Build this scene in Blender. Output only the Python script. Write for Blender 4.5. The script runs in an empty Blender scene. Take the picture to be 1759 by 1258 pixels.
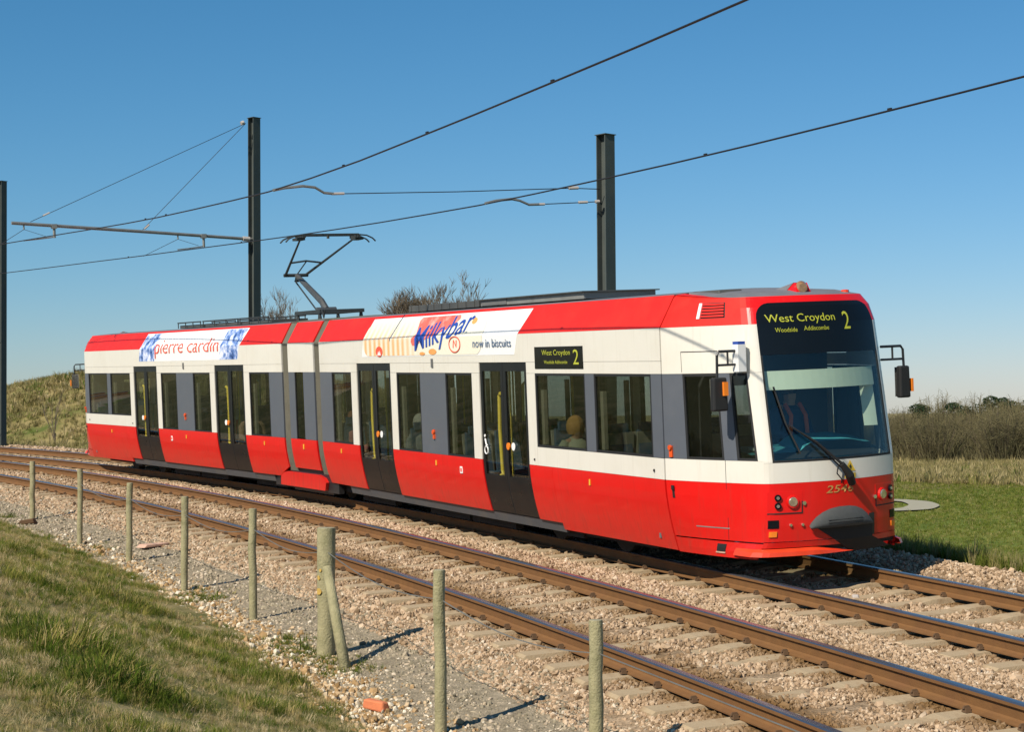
import bpy, bmesh, math, random
import numpy as np
from mathutils import Matrix, Vector
random.seed(7); rng = np.random.default_rng(7)
C = bpy.context.scene.collection
SC = bpy.context.scene
PI = math.pi
# ---------------------------------------------------------------- camera
CAMW = (30.1962, -11.6117, 1.4207)
Rr_ = Vector((0.4314, 0.9021, -0.0070)).normalized(); Ff = Vector((-0.9017, 0.4314, 0.0278)).normalized()
Uu = Rr_.cross(Ff).normalized(); Rr_ = Ff.cross(Uu).normalized()
cd = bpy.data.cameras.new('camera'); cam = bpy.data.objects.new('camera', cd); C.objects.link(cam)
cd.sensor_width = 36; cd.lens = 36 * 2986.4 / 1759; cd.clip_end = 6000; cd.clip_start = 0.1
cam.matrix_world = Matrix(((Rr_.x, Uu.x, -Ff.x, CAMW[0]), (Rr_.y, Uu.y, -Ff.y, CAMW[1]), (Rr_.z, Uu.z, -Ff.z, CAMW[2]), (0, 0, 0, 1)))
SC.camera = cam
# ---------------------------------------------------------------- sky, sun
SUN_EL = 41.0
SUN_AZ = -65.0          # direction towards the sun in the ground plane (degrees from +X)
W = bpy.data.worlds.new("World"); SC.world = W; W.use_nodes = True
wn = W.node_tree.nodes; wl = W.node_tree.links
sky = wn.new('ShaderNodeTexSky'); sky.sky_type = 'NISHITA'; sky.sun_disc = False
sky.sun_elevation = math.radians(SUN_EL); sky.sun_rotation = math.radians(90 - SUN_AZ)
sky.air_density = 1.0; sky.dust_density = 0.2; sky.ozone_density = 6.0; sky.altitude = 0
hs = wn.new('ShaderNodeMix'); hs.data_type = 'RGBA'; hs.blend_type = 'MULTIPLY'; hs.inputs['Factor'].default_value = 1
hs.inputs['B'].default_value = (.43, 1.01, 1.12, 1)
sp_ = wn.new('ShaderNodeSeparateColor'); cb_ = wn.new('ShaderNodeCombineColor'); pw_ = wn.new('ShaderNodeMath'); pw_.operation = 'POWER'; pw_.inputs[1].default_value = 1.45
wl.new(sky.outputs[0], sp_.inputs[0]); wl.new(sp_.outputs[0], pw_.inputs[0]); wl.new(pw_.outputs[0], cb_.inputs[0]); wl.new(sp_.outputs[1], cb_.inputs[1]); wl.new(sp_.outputs[2], cb_.inputs[2])
wl.new(cb_.outputs[0], hs.inputs['A'])
wl.new(hs.outputs['Result'], wn['Background'].inputs[0]); wn['Background'].inputs[1].default_value = 0.067
sd = bpy.data.lights.new('sun', 'SUN'); sun = bpy.data.objects.new('sun', sd); C.objects.link(sun)
sd.energy = 4.6; sd.angle = math.radians(0.55); sd.color = (1.0, 0.92, 0.79)
ax, el = math.radians(SUN_AZ), math.radians(SUN_EL)
sdir = Vector((math.cos(ax) * math.cos(el), math.sin(ax) * math.cos(el), math.sin(el)))
sun.rotation_euler = sdir.to_track_quat('Z', 'Y').to_euler(); sun.location = (0, -20, 30)
SC.view_settings.view_transform = 'Standard'; SC.view_settings.look = 'None'; SC.view_settings.exposure = 0.34; SC.view_settings.gamma = 1
# ---------------------------------------------------------------- frames
# the canted, climbing plane of the tracks relative to the level world
G = np.array([[0.9996, 0.0008, 0.0268], [0.0005, 0.9988, -0.0487], [-0.0268, 0.0487, 0.9985]])
G4 = Matrix([list(G[0]) + [0], list(G[1]) + [0], list(G[2]) + [0], [0, 0, 0, 1]])
CX, CY, RC = 6.9966, -143.3158, 143.3724     # centre and radius of the tram's track (circle)
DSP, NZ = 3.4794, 0.1563                     # spacing and height step of the near track
YAW = 0.0991
def xy(s, rho):
    t = s / RC
    return CX + math.sin(t) * (RC + rho), CY + math.cos(t) * (RC + rho)
def TP(s, rho, z=0.0):
    a, b = xy(s, rho); return Vector((a, b, z))
def heading(s): return -s / RC
def toW(v): return Vector(G @ np.array(v))
TRACK = []          # top-level objects given in the track frame; turned into the world at the end
# ---------------------------------------------------------------- materials
def nodes_of(name):
    m = bpy.data.materials.new(name); m.use_nodes = True
    nt = m.node_tree; return m, nt, nt.nodes, nt.links, nt.nodes['Principled BSDF']
def mat(name, col, rough=.6, metal=0, var=.12, scale=6, bump=0, bscale=40, spec=.5, coat=0, dirt=0, dcol=(.12, .09, .06), dscale=2.0, emit=None, road=0, roadc=(.20, .10, .06)):
    m, nt, n, l, p = nodes_of(name)
    tc = n.new('ShaderNodeTexCoord')
    no = n.new('ShaderNodeTexNoise'); no.inputs['Scale'].default_value = scale; no.inputs['Detail'].default_value = 6
    l.new(tc.outputs['Object'], no.inputs['Vector'])
    mx = n.new('ShaderNodeMix'); mx.data_type = 'RGBA'
    c0 = [c * (1 - var) for c in col] + [1]; c1 = [min(1, c * (1 + var)) for c in col] + [1]
    mx.inputs['A'].default_value = c0; mx.inputs['B'].default_value = c1
    l.new(no.outputs['Fac'], mx.inputs['Factor']); out = mx.outputs['Result']
    if dirt:
        d = n.new('ShaderNodeTexNoise'); d.inputs['Scale'].default_value = dscale; d.inputs['Detail'].default_value = 9; d.inputs['Roughness'].default_value = .65
        l.new(tc.outputs['Object'], d.inputs['Vector'])
        r = n.new('ShaderNodeMapRange'); r.inputs['From Min'].default_value = .48; r.inputs['From Max'].default_value = .72; r.inputs['To Max'].default_value = dirt
        l.new(d.outputs['Fac'], r.inputs['Value'])
        m2 = n.new('ShaderNodeMix'); m2.data_type = 'RGBA'; m2.inputs['B'].default_value = list(dcol) + [1]
        l.new(out, m2.inputs['A']); l.new(r.outputs[0], m2.inputs['Factor']); out = m2.outputs['Result']
    if road:
        sx = n.new('ShaderNodeSeparateXYZ'); l.new(tc.outputs['Object'], sx.inputs[0])
        zr = n.new('ShaderNodeMapRange'); zr.inputs['From Min'].default_value = .95; zr.inputs['From Max'].default_value = .22; zr.inputs['To Max'].default_value = road; l.new(sx.outputs[2], zr.inputs['Value'])
        mp = n.new('ShaderNodeMapping'); mp.inputs['Scale'].default_value = (9, 9, .7); l.new(tc.outputs['Object'], mp.inputs[0])
        ns = n.new('ShaderNodeTexNoise'); ns.inputs['Scale'].default_value = 2.2; ns.inputs['Detail'].default_value = 7; l.new(mp.outputs[0], ns.inputs['Vector'])
        mu = n.new('ShaderNodeMath'); mu.operation = 'MULTIPLY'; l.new(zr.outputs[0], mu.inputs[0]); l.new(ns.outputs['Fac'], mu.inputs[1])
        st = n.new('ShaderNodeMapRange'); st.inputs['From Min'].default_value = .56; st.inputs['From Max'].default_value = .75; st.inputs['To Max'].default_value = .16; l.new(ns.outputs['Fac'], st.inputs['Value'])
        ad = n.new('ShaderNodeMath'); ad.operation = 'ADD'; l.new(mu.outputs[0], ad.inputs[0]); l.new(st.outputs[0], ad.inputs[1])
        m3 = n.new('ShaderNodeMix'); m3.data_type = 'RGBA'; m3.inputs['B'].default_value = list(roadc) + [1]; l.new(out, m3.inputs['A']); l.new(ad.outputs[0], m3.inputs['Factor']); out = m3.outputs['Result']
    l.new(out, p.inputs['Base Color'])
    p.inputs['Roughness'].default_value = rough; p.inputs['Metallic'].default_value = metal
    p.inputs['Specular IOR Level'].default_value = spec
    if coat: p.inputs['Coat Weight'].default_value = coat; p.inputs['Coat Roughness'].default_value = .08
    rr = n.new('ShaderNodeMapRange'); rr.inputs['To Min'].default_value = max(0, rough - .08); rr.inputs['To Max'].default_value = min(1, rough + .08)
    l.new(no.outputs['Fac'], rr.inputs['Value']); l.new(rr.outputs[0], p.inputs['Roughness'])
    if bump:
        b = n.new('ShaderNodeBump'); b.inputs['Strength'].default_value = bump; b.inputs['Distance'].default_value = .01
        nb = n.new('ShaderNodeTexNoise'); nb.inputs['Scale'].default_value = bscale; nb.inputs['Detail'].default_value = 8
        l.new(tc.outputs['Object'], nb.inputs['Vector']); l.new(nb.outputs['Fac'], b.inputs['Height']); l.new(b.outputs[0], p.inputs['Normal'])
    if emit: p.inputs['Emission Color'].default_value = list(emit) + [1]; p.inputs['Emission Strength'].default_value = 1
    return m
def glass(name, tint, gloss=.06, rough=.01):
    m, nt, n, l, p = nodes_of(name); n.remove(p); out = n['Material Output']
    tr = n.new('ShaderNodeBsdfTransparent'); tr.inputs[0].default_value = list(tint) + [1]
    gl = n.new('ShaderNodeBsdfGlossy'); gl.inputs['Roughness'].default_value = rough; gl.inputs[0].default_value = (.9, .95, .95, 1)
    ge = n.new('ShaderNodeNewGeometry'); dt = n.new('ShaderNodeVectorMath'); dt.operation = 'DOT_PRODUCT'; l.new(ge.outputs['Normal'], dt.inputs[0]); l.new(ge.outputs['Incoming'], dt.inputs[1])
    def mm(op, a, b=None, c=None):
        q = n.new('ShaderNodeMath'); q.operation = op
        for i, v in enumerate((a, b, c)):
            if v is None: continue
            if isinstance(v, (int, float)): q.inputs[i].default_value = v
            else: l.new(v, q.inputs[i])
        return q.outputs[0]
    sch = mm('MULTIPLY_ADD', mm('POWER', mm('SUBTRACT', 1.0, mm('ABSOLUTE', dt.outputs['Value'])), 5.0), .96, .035)
    mx = n.new('ShaderNodeMixShader'); l.new(sch, mx.inputs[0]); l.new(tr.outputs[0], mx.inputs[1]); l.new(gl.outputs[0], mx.inputs[2]); l.new(mx.outputs[0], out.inputs[0])
    return m
def ramp_mat(name, stops, rough=.9, inst=False, scale=3.0, detail=8, bump=0, bscale=30, trans=0, rust=0, spec=.2, coords='Object', mottle=None):
    """colour picked along a ramp, by a random number per instance or by noise"""
    m, nt, n, l, p = nodes_of(name)
    r = n.new('ShaderNodeValToRGB'); e = r.color_ramp.elements
    while len(e) < len(stops): e.new(.5)
    for el_, (pos, c) in zip(e, stops): el_.position = pos; el_.color = list(c) + [1]
    tc = n.new('ShaderNodeTexCoord')
    if inst:
        oi = n.new('ShaderNodeObjectInfo'); l.new(oi.outputs['Random'], r.inputs[0])
    else:
        no = n.new('ShaderNodeTexNoise'); no.inputs['Scale'].default_value = scale; no.inputs['Detail'].default_value = detail; no.inputs['Roughness'].default_value = .65
        l.new(tc.outputs[coords], no.inputs['Vector']); l.new(no.outputs['Fac'], r.inputs[0])
    out = r.outputs[0]
    ge = n.new('ShaderNodeNewGeometry')
    if mottle:
        nm = n.new('ShaderNodeTexNoise'); nm.inputs['Scale'].default_value = mottle[0]; nm.inputs['Detail'].default_value = 5
        l.new(ge.outputs['Position'], nm.inputs['Vector'])
        mr = n.new('ShaderNodeMapRange'); mr.inputs['From Min'].default_value = .4; mr.inputs['From Max'].default_value = .62; mr.inputs['To Max'].default_value = mottle[1]
        l.new(nm.outputs['Fac'], mr.inputs['Value'])
        mm = n.new('ShaderNodeMix'); mm.data_type = 'RGBA'; mm.inputs['B'].default_value = list(mottle[2]) + [1]
        l.new(mr.outputs[0], mm.inputs['Factor']); l.new(out, mm.inputs['A']); out = mm.outputs['Result']
    if rust:
        # brake dust and rust shed along the rails: bands at the rails' radii
        sx = n.new('ShaderNodeSeparateXYZ'); l.new(ge.outputs['Position'], sx.inputs[0])
        def M(op, a, b=None):
            q = n.new('ShaderNodeMath'); q.operation = op
            for i, v in enumerate((a, b)):
                if v is None: continue
                if isinstance(v, (int, float)): q.inputs[i].default_value = v
                else: l.new(v, q.inputs[i])
            return q.outputs[0]
        dx = M('SUBTRACT', sx.outputs[0], CX - .115); dy = M('SUBTRACT', sx.outputs[1], CY + .17)
        rad = M('SQRT', M('ADD', M('MULTIPLY', dx, dx), M('MULTIPLY', dy, dy)))
        tot = None
        for c_, w_ in ((0, .95), (-DSP, 1.0)):
            d = M('ABSOLUTE', M('SUBTRACT', rad, RC + c_))
            d2 = M('ABSOLUTE', M('SUBTRACT', d, .72))
            k = n.new('ShaderNodeMapRange'); k.inputs['From Min'].default_value = .12; k.inputs['From Max'].default_value = .62; k.inputs['To Min'].default_value = w_; k.inputs['To Max'].default_value = 0
            l.new(d2, k.inputs['Value']); tot = k.outputs[0] if tot is None else M('MAXIMUM', tot, k.outputs[0])
        nz_ = n.new('ShaderNodeTexNoise'); nz_.inputs['Scale'].default_value = 1.6; nz_.inputs['Detail'].default_value = 5; l.new(ge.outputs['Position'], nz_.inputs['Vector'])
        fac = M('MULTIPLY', M('MULTIPLY', tot, rust), M('ADD', nz_.outputs['Fac'], .35))
        m2 = n.new('ShaderNodeMix'); m2.data_type = 'RGBA'; m2.inputs['B'].default_value = (.17, .095, .035, 1)
        l.new(out, m2.inputs['A']); l.new(fac, m2.inputs['Factor']); out = m2.outputs['Result']
    l.new(out, p.inputs['Base Color']); p.inputs['Roughness'].default_value = rough; p.inputs['Specular IOR Level'].default_value = spec
    if trans:
        p.inputs['Subsurface Weight'].default_value = 0
        t = n.new('ShaderNodeBsdfTranslucent'); l.new(out, t.inputs[0]); mx = n.new('ShaderNodeMixShader'); mx.inputs[0].default_value = trans
        l.new(p.outputs[0], mx.inputs[1]); l.new(t.outputs[0], mx.inputs[2]); l.new(mx.outputs[0], n['Material Output'].inputs[0])
    if bump:
        b = n.new('ShaderNodeBump'); b.inputs['Strength'].default_value = bump; b.inputs['Distance'].default_value = .03
        nb = n.new('ShaderNodeTexNoise'); nb.inputs['Scale'].default_value = bscale; nb.inputs['Detail'].default_value = 8
        l.new(tc.outputs[coords], nb.inputs['Vector']); l.new(nb.outputs['Fac'], b.inputs['Height']); l.new(b.outputs[0], p.inputs['Normal'])
    return m
MT = dict(
 red=mat('red_paint', (.72, .006, .005), .32, var=.08, scale=3, coat=.2, dirt=.07, dcol=(.34, .03, .02), dscale=1.3, road=.5, roadc=(.22, .05, .03)),
 roofred=mat('roof_red_paint', (.70, .018, .010), .5, var=.12, scale=5, dirt=.2, dcol=(.56, .07, .035), dscale=1.6, spec=.35),
 orange=mat('orange_and_sunlit_red_paint', (.76, .05, .012), .38, var=.12, coat=.2, dirt=.2, dcol=(.5, .12, .05)),  # orange of small fittings; on the bumper lip, sunlight put into the red
 white=mat('white_paint', (.72, .685, .60), .34, var=.035, scale=3, coat=.25, dirt=.2, dcol=(.60, .54, .42), dscale=1.8, road=.10, roadc=(.42, .36, .26)),
 adwhite=mat('advert_white_film', (.84, .83, .80), .4, var=.03),
 grey=mat('grey_panel_paint', (.095, .105, .125), .42, var=.08, coat=.2, dirt=.2, dcol=(.14, .14, .14)),
 black=mat('black_paint', (.018, .018, .019), .4, var=.2, dirt=.2, dcol=(.05, .045, .035)),
 doorblack=mat('door_black_paint', (.010, .011, .012), .3, var=.2, spec=.25, dirt=.3, dcol=(.03, .027, .022), dscale=4),
 rubber=mat('black_rubber', (.012, .012, .012), .7, var=.2),
 gloss=mat('glossy_black_display_glass', (.006, .008, .010), .12, var=.1, spec=.25),
 under=mat('dusty_shaded_underframe', (.016, .014, .012), .85, var=.3, dirt=.3, dcol=(.04, .03, .02)),  # dust noise over a near-black that holds the shade under the tram
 skirt=mat('grey_blue_sill', (.07, .078, .088), .45, var=.15, dirt=.5, dcol=(.13, .11, .08), dscale=3),
 bellows=mat('grey_bellows_rubber', (.135, .125, .090), .75, var=.2, scale=14, dirt=.4, dcol=(.07, .06, .045), dscale=5),
 roof=mat('grey_roof', (.17, .165, .175), .6, var=.15, dirt=.35, dcol=(.08, .075, .07)),
 box=mat('weathered_grey_equipment', (.20, .20, .185), .6, var=.2, dirt=.5, dcol=(.09, .085, .07), dscale=2.5),
 boxdark=mat('dark_equipment', (.06, .062, .06), .6, var=.2, dirt=.4, dcol=(.12, .11, .09)),
 steel=mat('dull_steel', (.16, .16, .15), .45, .7, var=.2, dirt=.3, dcol=(.06, .045, .03)),
 panto=mat('pantograph_dark_steel', (.05, .055, .052), .5, .4, var=.3),
 chrome=mat('lamp_reflector', (.8, .78, .72), .18, .9, var=.1, scale=20),
 lens=mat('clear_lamp_lens', (.60, .50, .36), .16, .75, var=.7, scale=16, coat=.8),
 lampamber=mat('brown_amber_lamp_glass', (.42, .22, .10), .15, .4, var=.6, scale=25, coat=.8), amber=mat('amber_lens', (.85, .22, .02), .2, coat=.5),
 redlens=mat('orange_red_lens', (.75, .09, .015), .25, coat=.5),
 yellow=mat('yellow_plastic', (.80, .52, .05), .4),
 handrail=mat('yellow_powder_coat', (.98, .70, .10), .4),
 led=mat('yellow_green_led', (.30, .31, .03), .5, var=.5, scale=70, emit=(.13, .135, .008)),
 mesh=mat('grey_coupler_cover', (.062, .066, .064), .8, var=.25, scale=30, dirt=.4, dcol=(.05, .05, .05), bump=.5, bscale=200),
 gold=mat('faded_gold_numerals', (.50, .25, .07), .5, var=.2),
 cream=mat('cream_blind', (.62, .60, .46), .7, var=.06),
 teal=mat('teal_dashboard', (.07, .30, .33), .6, var=.2, scale=9),
 floor=mat('interior_floor', (.10, .10, .10), .8), reveal=mat('beige_window_reveal', (.42, .36, .26), .7), hiviz=mat('orange_straps', (.80, .13, .04), .7), navy=mat('dark_blue_uniform', (.02, .035, .08), .9),
 lining=mat('interior_lining', (.13, .13, .125), .7),
 seat=mat('blue_seat_fabric', (.08, .13, .20), .9, var=.3, scale=30),
 seatframe=mat('beige_seat_shell', (.48, .42, .32), .6),
 adblue=mat('advert_blue', (.02, .07, .36), .5),
 adred=mat('advert_red', (.80, .10, .05), .5),
 adslate=mat('advert_slate_text', (.11, .17, .27), .5),
 adpink=mat('advert_red_cloud', (.80, .14, .10), .5, var=.5, scale=5, dirt=.8, dcol=(.85, .60, .52), dscale=4),
 adorange=mat('advert_orange', (.85, .36, .10), .5, var=.2),
 galv=mat('galvanised_steel', (.26, .26, .24), .5, .5, var=.25, dirt=.3, dcol=(.12, .10, .07)),
 mast=mat('dark_green_grey_mast_paint', (.055, .066, .060), .6, var=.25, scale=3, dirt=.35, dcol=(.10, .095, .07), dscale=1.5),
 wire=mat('dark_copper_wire', (.035, .03, .03), .5, .5),
 insul=mat('grey_insulator', (.45, .40, .36), .5),
 railrust=mat('rusty_rail_web', (.17, .078, .022), .85, var=.25, scale=9, dirt=.5, dcol=(.15, .062, .022), dscale=3, bump=.3, bscale=60),
 railtop=mat('polished_rail_head', (.22, .23, .26), .28, .85, var=.15, scale=5),
 clip=mat('rusty_rail_clip', (.10, .055, .025), .9, var=.3),
 sleeper=mat('sandy_concrete_sleeper', (.40, .30, .18), .92, var=.2, scale=5, dirt=.9, dcol=(.24, .15, .075), dscale=5, bump=.5, bscale=50),
 post=mat('weathered_green_timber', (.31, .275, .15), .9, var=.35, scale=14, dirt=.7, dcol=(.15, .145, .06), dscale=9, bump=.9, bscale=60),
 posttop=mat('cut_timber_end', (.30, .27, .17), .9, var=.3, scale=30),
 lichen=mat('orange_lichen', (.50, .32, .07), .9, var=.3),
 brick=mat('orange_brick', (.62, .19, .08), .9, var=.2, scale=20, bump=.4),
 slab=mat('pink_concrete', (.55, .34, .24), .9, var=.15, scale=20, bump=.3),
 skin=mat('skin', (.50, .28, .18), .6), hairblond=mat('blond_hair', (.52, .26, .07), .8, var=.3, scale=40), hairdark=mat('dark_hair', (.06, .035, .02), .8), hairred=mat('auburn_hair', (.30, .10, .04), .8), hairgrey=mat('pale_grey_hair', (.50, .45, .38), .8),
 beige=mat('beige_coat', (.42, .40, .28), .9), crimson=mat('crimson_top', (.45, .05, .06), .9), denim=mat('dark_trousers', (.04, .05, .08), .9), brown=mat('brown_jacket', (.16, .10, .06), .9), pink=mat('pink_top', (.55, .22, .20), .9), greyc=mat('grey_jumper', (.25, .25, .25), .9),
 bark=mat('grey_brown_bark', (.10, .075, .052), .95, var=.3, scale=2),
 twig=mat('brown_twigs', (.135, .105, .07), .95, var=.35, scale=.8),
 stem=mat('scrub_stems', (.125, .105, .045), .95, var=.5, scale=.5, dirt=.6, dcol=(.06, .07, .025), dscale=.35),
)
MT['glass'] = glass('tinted_window_glass', (.63, .665, .64))
MT['doorglass'] = glass('dark_door_glass', (.80, .82, .78))
MT['cabglass'] = glass('windscreen_glass', (.88, .95, .94))
MT['farwin'] = MT['glass']
def stripes(name):
    m, nt, n, l, p = nodes_of(name); tc = n.new('ShaderNodeTexCoord')
    w = n.new('ShaderNodeTexWave'); w.inputs['Scale'].default_value = 1.55; w.inputs['Distortion'].default_value = .6; w.inputs['Detail'].default_value = 2
    l.new(tc.outputs['Object'], w.inputs['Vector'])
    sp = n.new('ShaderNodeSeparateXYZ'); l.new(tc.outputs['Object'], sp.inputs[0])
    a = n.new('ShaderNodeMapRange'); a.inputs['From Min'].default_value = 5.7; a.inputs['From Max'].default_value = 4.9; l.new(sp.outputs[0], a.inputs['Value'])
    b = n.new('ShaderNodeMapRange'); b.inputs['From Min'].default_value = 3.08; b.inputs['From Max'].default_value = 2.75; l.new(sp.outputs[2], b.inputs['Value'])
    q = n.new('ShaderNodeMath'); q.operation = 'MULTIPLY'; l.new(a.outputs[0], q.inputs[0]); l.new(b.outputs[0], q.inputs[1])
    q2 = n.new('ShaderNodeMath'); q2.operation = 'MULTIPLY'; l.new(q.outputs[0], q2.inputs[0]); l.new(w.outputs['Fac'], q2.inputs[1])
    mx = n.new('ShaderNodeMix'); mx.data_type = 'RGBA'; mx.inputs['A'].default_value = (.82, .77, .62, 1); mx.inputs['B'].default_value = (.86, .44, .17, 1)
    l.new(q2.outputs[0], mx.inputs['Factor']); l.new(mx.outputs['Result'], p.inputs['Base Color']); p.inputs['Roughness'].default_value = .45
    return m
MT['pack'] = stripes('advert_biscuit_print')
MT['photo'] = ramp_mat('advert_blue_picture', [(.32, (.02, .05, .16)), (.45, (.12, .22, .50)), (.55, (.45, .53, .75)), (.68, (.85, .86, .9))], rough=.5, scale=5.5, detail=3)
GREENS = [(0, (.075, .115, .016)), (.22, (.13, .175, .026)), (.40, (.22, .215, .050)), (.56, (.38, .29, .11)), (.80, (.56, .42, .21)), (1, (.70, .57, .34))]
MT['tuft'] = ramp_mat('grass_tufts', GREENS, inst=True, trans=.4, mottle=(1.5, .7, (.085, .135, .016)))
MT['tuftgreen'] = ramp_mat('lush_grass', [(0, (.075, .11, .012)), (.5, (.14, .165, .022)), (.82, (.22, .21, .05)), (1, (.38, .31, .13))], inst=True, trans=.25)
MT['tuftbank'] = ramp_mat('dark_green_grass', [(0, (.05, .09, .010)), (.35, (.11, .165, .016)), (.6, (.19, .22, .03)), (.8, (.36, .30, .08)), (1, (.60, .46, .22))], inst=True, trans=.4)
MT['tuftstraw'] = ramp_mat('straw_grass', [(0, (.36, .27, .11)), (.5, (.54, .41, .21)), (1, (.78, .64, .40))], inst=True, trans=.35)
MT['tuftdry'] = ramp_mat('dry_grass', [(0, (.16, .14, .045)), (.4, (.27, .22, .09)), (1, (.42, .34, .17))], inst=True, trans=.2)
MT['bankground'] = ramp_mat('bank_soil_and_thatch', [(.3, (.07, .085, .02)), (.5, (.19, .165, .06)), (.7, (.38, .29, .15))], scale=2.2, bump=.8, bscale=12)
MT['field'] = ramp_mat('green_field', [(.30, (.085, .125, .014)), (.5, (.14, .165, .022)), (.68, (.21, .20, .045))], scale=.30, bump=.6, bscale=6, detail=12)
MT['rough'] = ramp_mat('rough_dry_ground', [(.3, (.15, .145, .045)), (.5, (.28, .225, .10)), (.7, (.36, .29, .16))], scale=.35, bump=.6, bscale=5, detail=12)
MT['hill'] = ramp_mat('dry_grass_mound', [(.36, (.085, .105, .022)), (.5, (.20, .165, .06)), (.64, (.31, .24, .11))], scale=.45, bump=1.0, bscale=3, detail=13)
MT['ballast'] = ramp_mat('ballast_bed', [(.3, (.17, .115, .065)), (.5, (.31, .22, .135)), (.7, (.44, .32, .21))], scale=18, bump=1.0, bscale=30, rust=1.4)
PINK = [(0, (.17, .11, .06)), (.2, (.30, .20, .115)), (.5, (.42, .29, .18)), (.8, (.50, .36, .23)), (.97, (.56, .43, .30)), (1, (.64, .54, .41))]
MT['stone'] = ramp_mat('pink_ballast_stone', PINK, inst=True, rust=1.35, spec=.3)
MT['gravel'] = ramp_mat('grey_path_gravel', [(0, (.16, .135, .09)), (.4, (.30, .255, .175)), (.7, (.40, .325, .225)), (.9, (.48, .38, .27)), (1, (.62, .54, .42))], inst=True)
MT['cess'] = ramp_mat('grey_path_bed', [(.3, (.18, .145, .095)), (.5, (.30, .245, .165)), (.7, (.40, .325, .225))], scale=9, bump=.8, bscale=50)
MT['flint'] = ramp_mat('orange_flint', [(0, (.22, .13, .05)), (.4, (.42, .27, .13)), (.7, (.55, .42, .27)), (1, (.74, .66, .52))], inst=True)
MT['pathg'] = mat('pale_concrete_path', (.34, .31, .22), .9, var=.15)
MT['ever'] = ramp_mat('evergreen_leaves', [(0, (.018, .035, .016)), (.6, (.035, .062, .022)), (1, (.07, .09, .03))], inst=True, trans=.15)
MT['scrub'] = ramp_mat('scrub_twigs', [(0, (.07, .06, .028)), (.5, (.15, .115, .06)), (1, (.24, .18, .10))], inst=True, trans=.1)
# ---------------------------------------------------------------- mesh helpers
class MB:
    def __init__(s): s.v = []; s.f = []; s.m = []
    def add(s, vs, fs, mi=0):
        b = len(s.v); s.v += [tuple(v) for v in vs]; s.f += [tuple(b + i for i in f) for f in fs]; s.m += [mi] * len(fs)
        return s
    def grid(s, fn, nu, nv, mi=0, flip=False):
        vs = [fn(i / nu, j / nv) for j in range(nv + 1) for i in range(nu + 1)]
        fs = []
        for j in range(nv):
            for i in range(nu):
                a = j * (nu + 1) + i; q = (a, a + 1, a + nu + 2, a + nu + 1); fs.append(q[::-1] if flip else q)
        return s.add(vs, fs, mi)
    def box(s, c, sz, rot=None, mi=0, taper=1.0):
        vs = []
        for k in (-1, 1):
            t = taper if k > 0 else 1
            for a, b in ((-1, -1), (1, -1), (1, 1), (-1, 1)):
                p = Vector((a * sz[0] / 2 * t, b * sz[1] / 2 * t, k * sz[2] / 2))
                if rot is not None: p = rot @ p
                vs.append(p + Vector(c))
        return s.add(vs, [(0, 3, 2, 1), (4, 5, 6, 7), (0, 1, 5, 4), (1, 2, 6, 5), (2, 3, 7, 6), (3, 0, 4, 7)], mi)
    def tube(s, pts, r, n=8, mi=0, caps=True):
        pts = [Vector(p) for p in pts]; rs = r if isinstance(r, (list, tuple)) else [r] * len(pts)
        vs = []; 
        for i, p in enumerate(pts):
            d = (pts[min(i + 1, len(pts) - 1)] - pts[max(i - 1, 0)])
            d = d.normalized() if d.length > 1e-9 else Vector((0, 0, 1))
            a = d.orthogonal().normalized() if i == 0 else (pa - d * pa.dot(d)).normalized()
            pa = a; b = d.cross(a)
            for k in range(n):
                t = 2 * PI * k / n; vs.append(p + (a * math.cos(t) + b * math.sin(t)) * rs[i])
        fs = [(i * n + k, i * n + (k + 1) % n, (i + 1) * n + (k + 1) % n, (i + 1) * n + k) for i in range(len(pts) - 1) for k in range(n)]
        if caps: fs += [tuple(range(n))[::-1], tuple((len(pts) - 1) * n + k for k in range(n))]
        return s.add(vs, fs, mi)
    def disc(s, c, nrm, r, depth=.01, n=16, mi=0, r2=None):
        c = Vector(c); d = Vector(nrm).normalized()
        return s.tube([c, c + d * depth], [r, r if r2 is None else r2], n, mi)
    def mesh(s, name, mats, smooth=False):
        me = bpy.data.meshes.new(name); me.from_pydata(s.v, [], s.f)
        for m in mats: me.materials.append(m)
        if len(mats) > 1: me.polygons.foreach_set('material_index', s.m)
        if smooth: me.polygons.foreach_set('use_smooth', [True] * len(me.polygons))
        me.update(); return me
def M_(x):
    return [MT[i] if isinstance(i, str) else i for i in (x if isinstance(x, (list, tuple)) else [x])]
def link(name, data, parent=None, mx=None):
    o = bpy.data.objects.new(name, data); C.objects.link(o)
    if parent: o.parent = parent
    if mx is not None: o.matrix_local = mx
    return o
def tag(o, label=None, cat=None, group=None, kind=None, track=False):
    if label: o['label'] = label
    if cat: o['category'] = cat
    if group: o['group'] = group
    if kind: o['kind'] = kind
    if track: TRACK.append(o)
    return o
def part(name, mb, mats, parent, mx=None, smooth=False, bevel=0):
    o = link(name, mb.mesh(name, M_(mats), smooth) if isinstance(mb, MB) else mb, parent, mx)
    if bevel:
        b = o.modifiers.new('bevel', 'BEVEL'); b.width = bevel; b.segments = 2; b.limit_method = 'ANGLE'
    return o
def empty(name, loc=(0, 0, 0), rz=0):
    o = bpy.data.objects.new(name, None); C.objects.link(o); o.empty_display_size = .3; o.location = loc; o.rotation_euler = (0, 0, rz); return o
def copy_tree(o, parent=None):
    c = o.copy(); C.objects.link(c)
    if parent: c.parent = parent
    for ch in list(o.children): copy_tree(ch, c)
    return c
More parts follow.
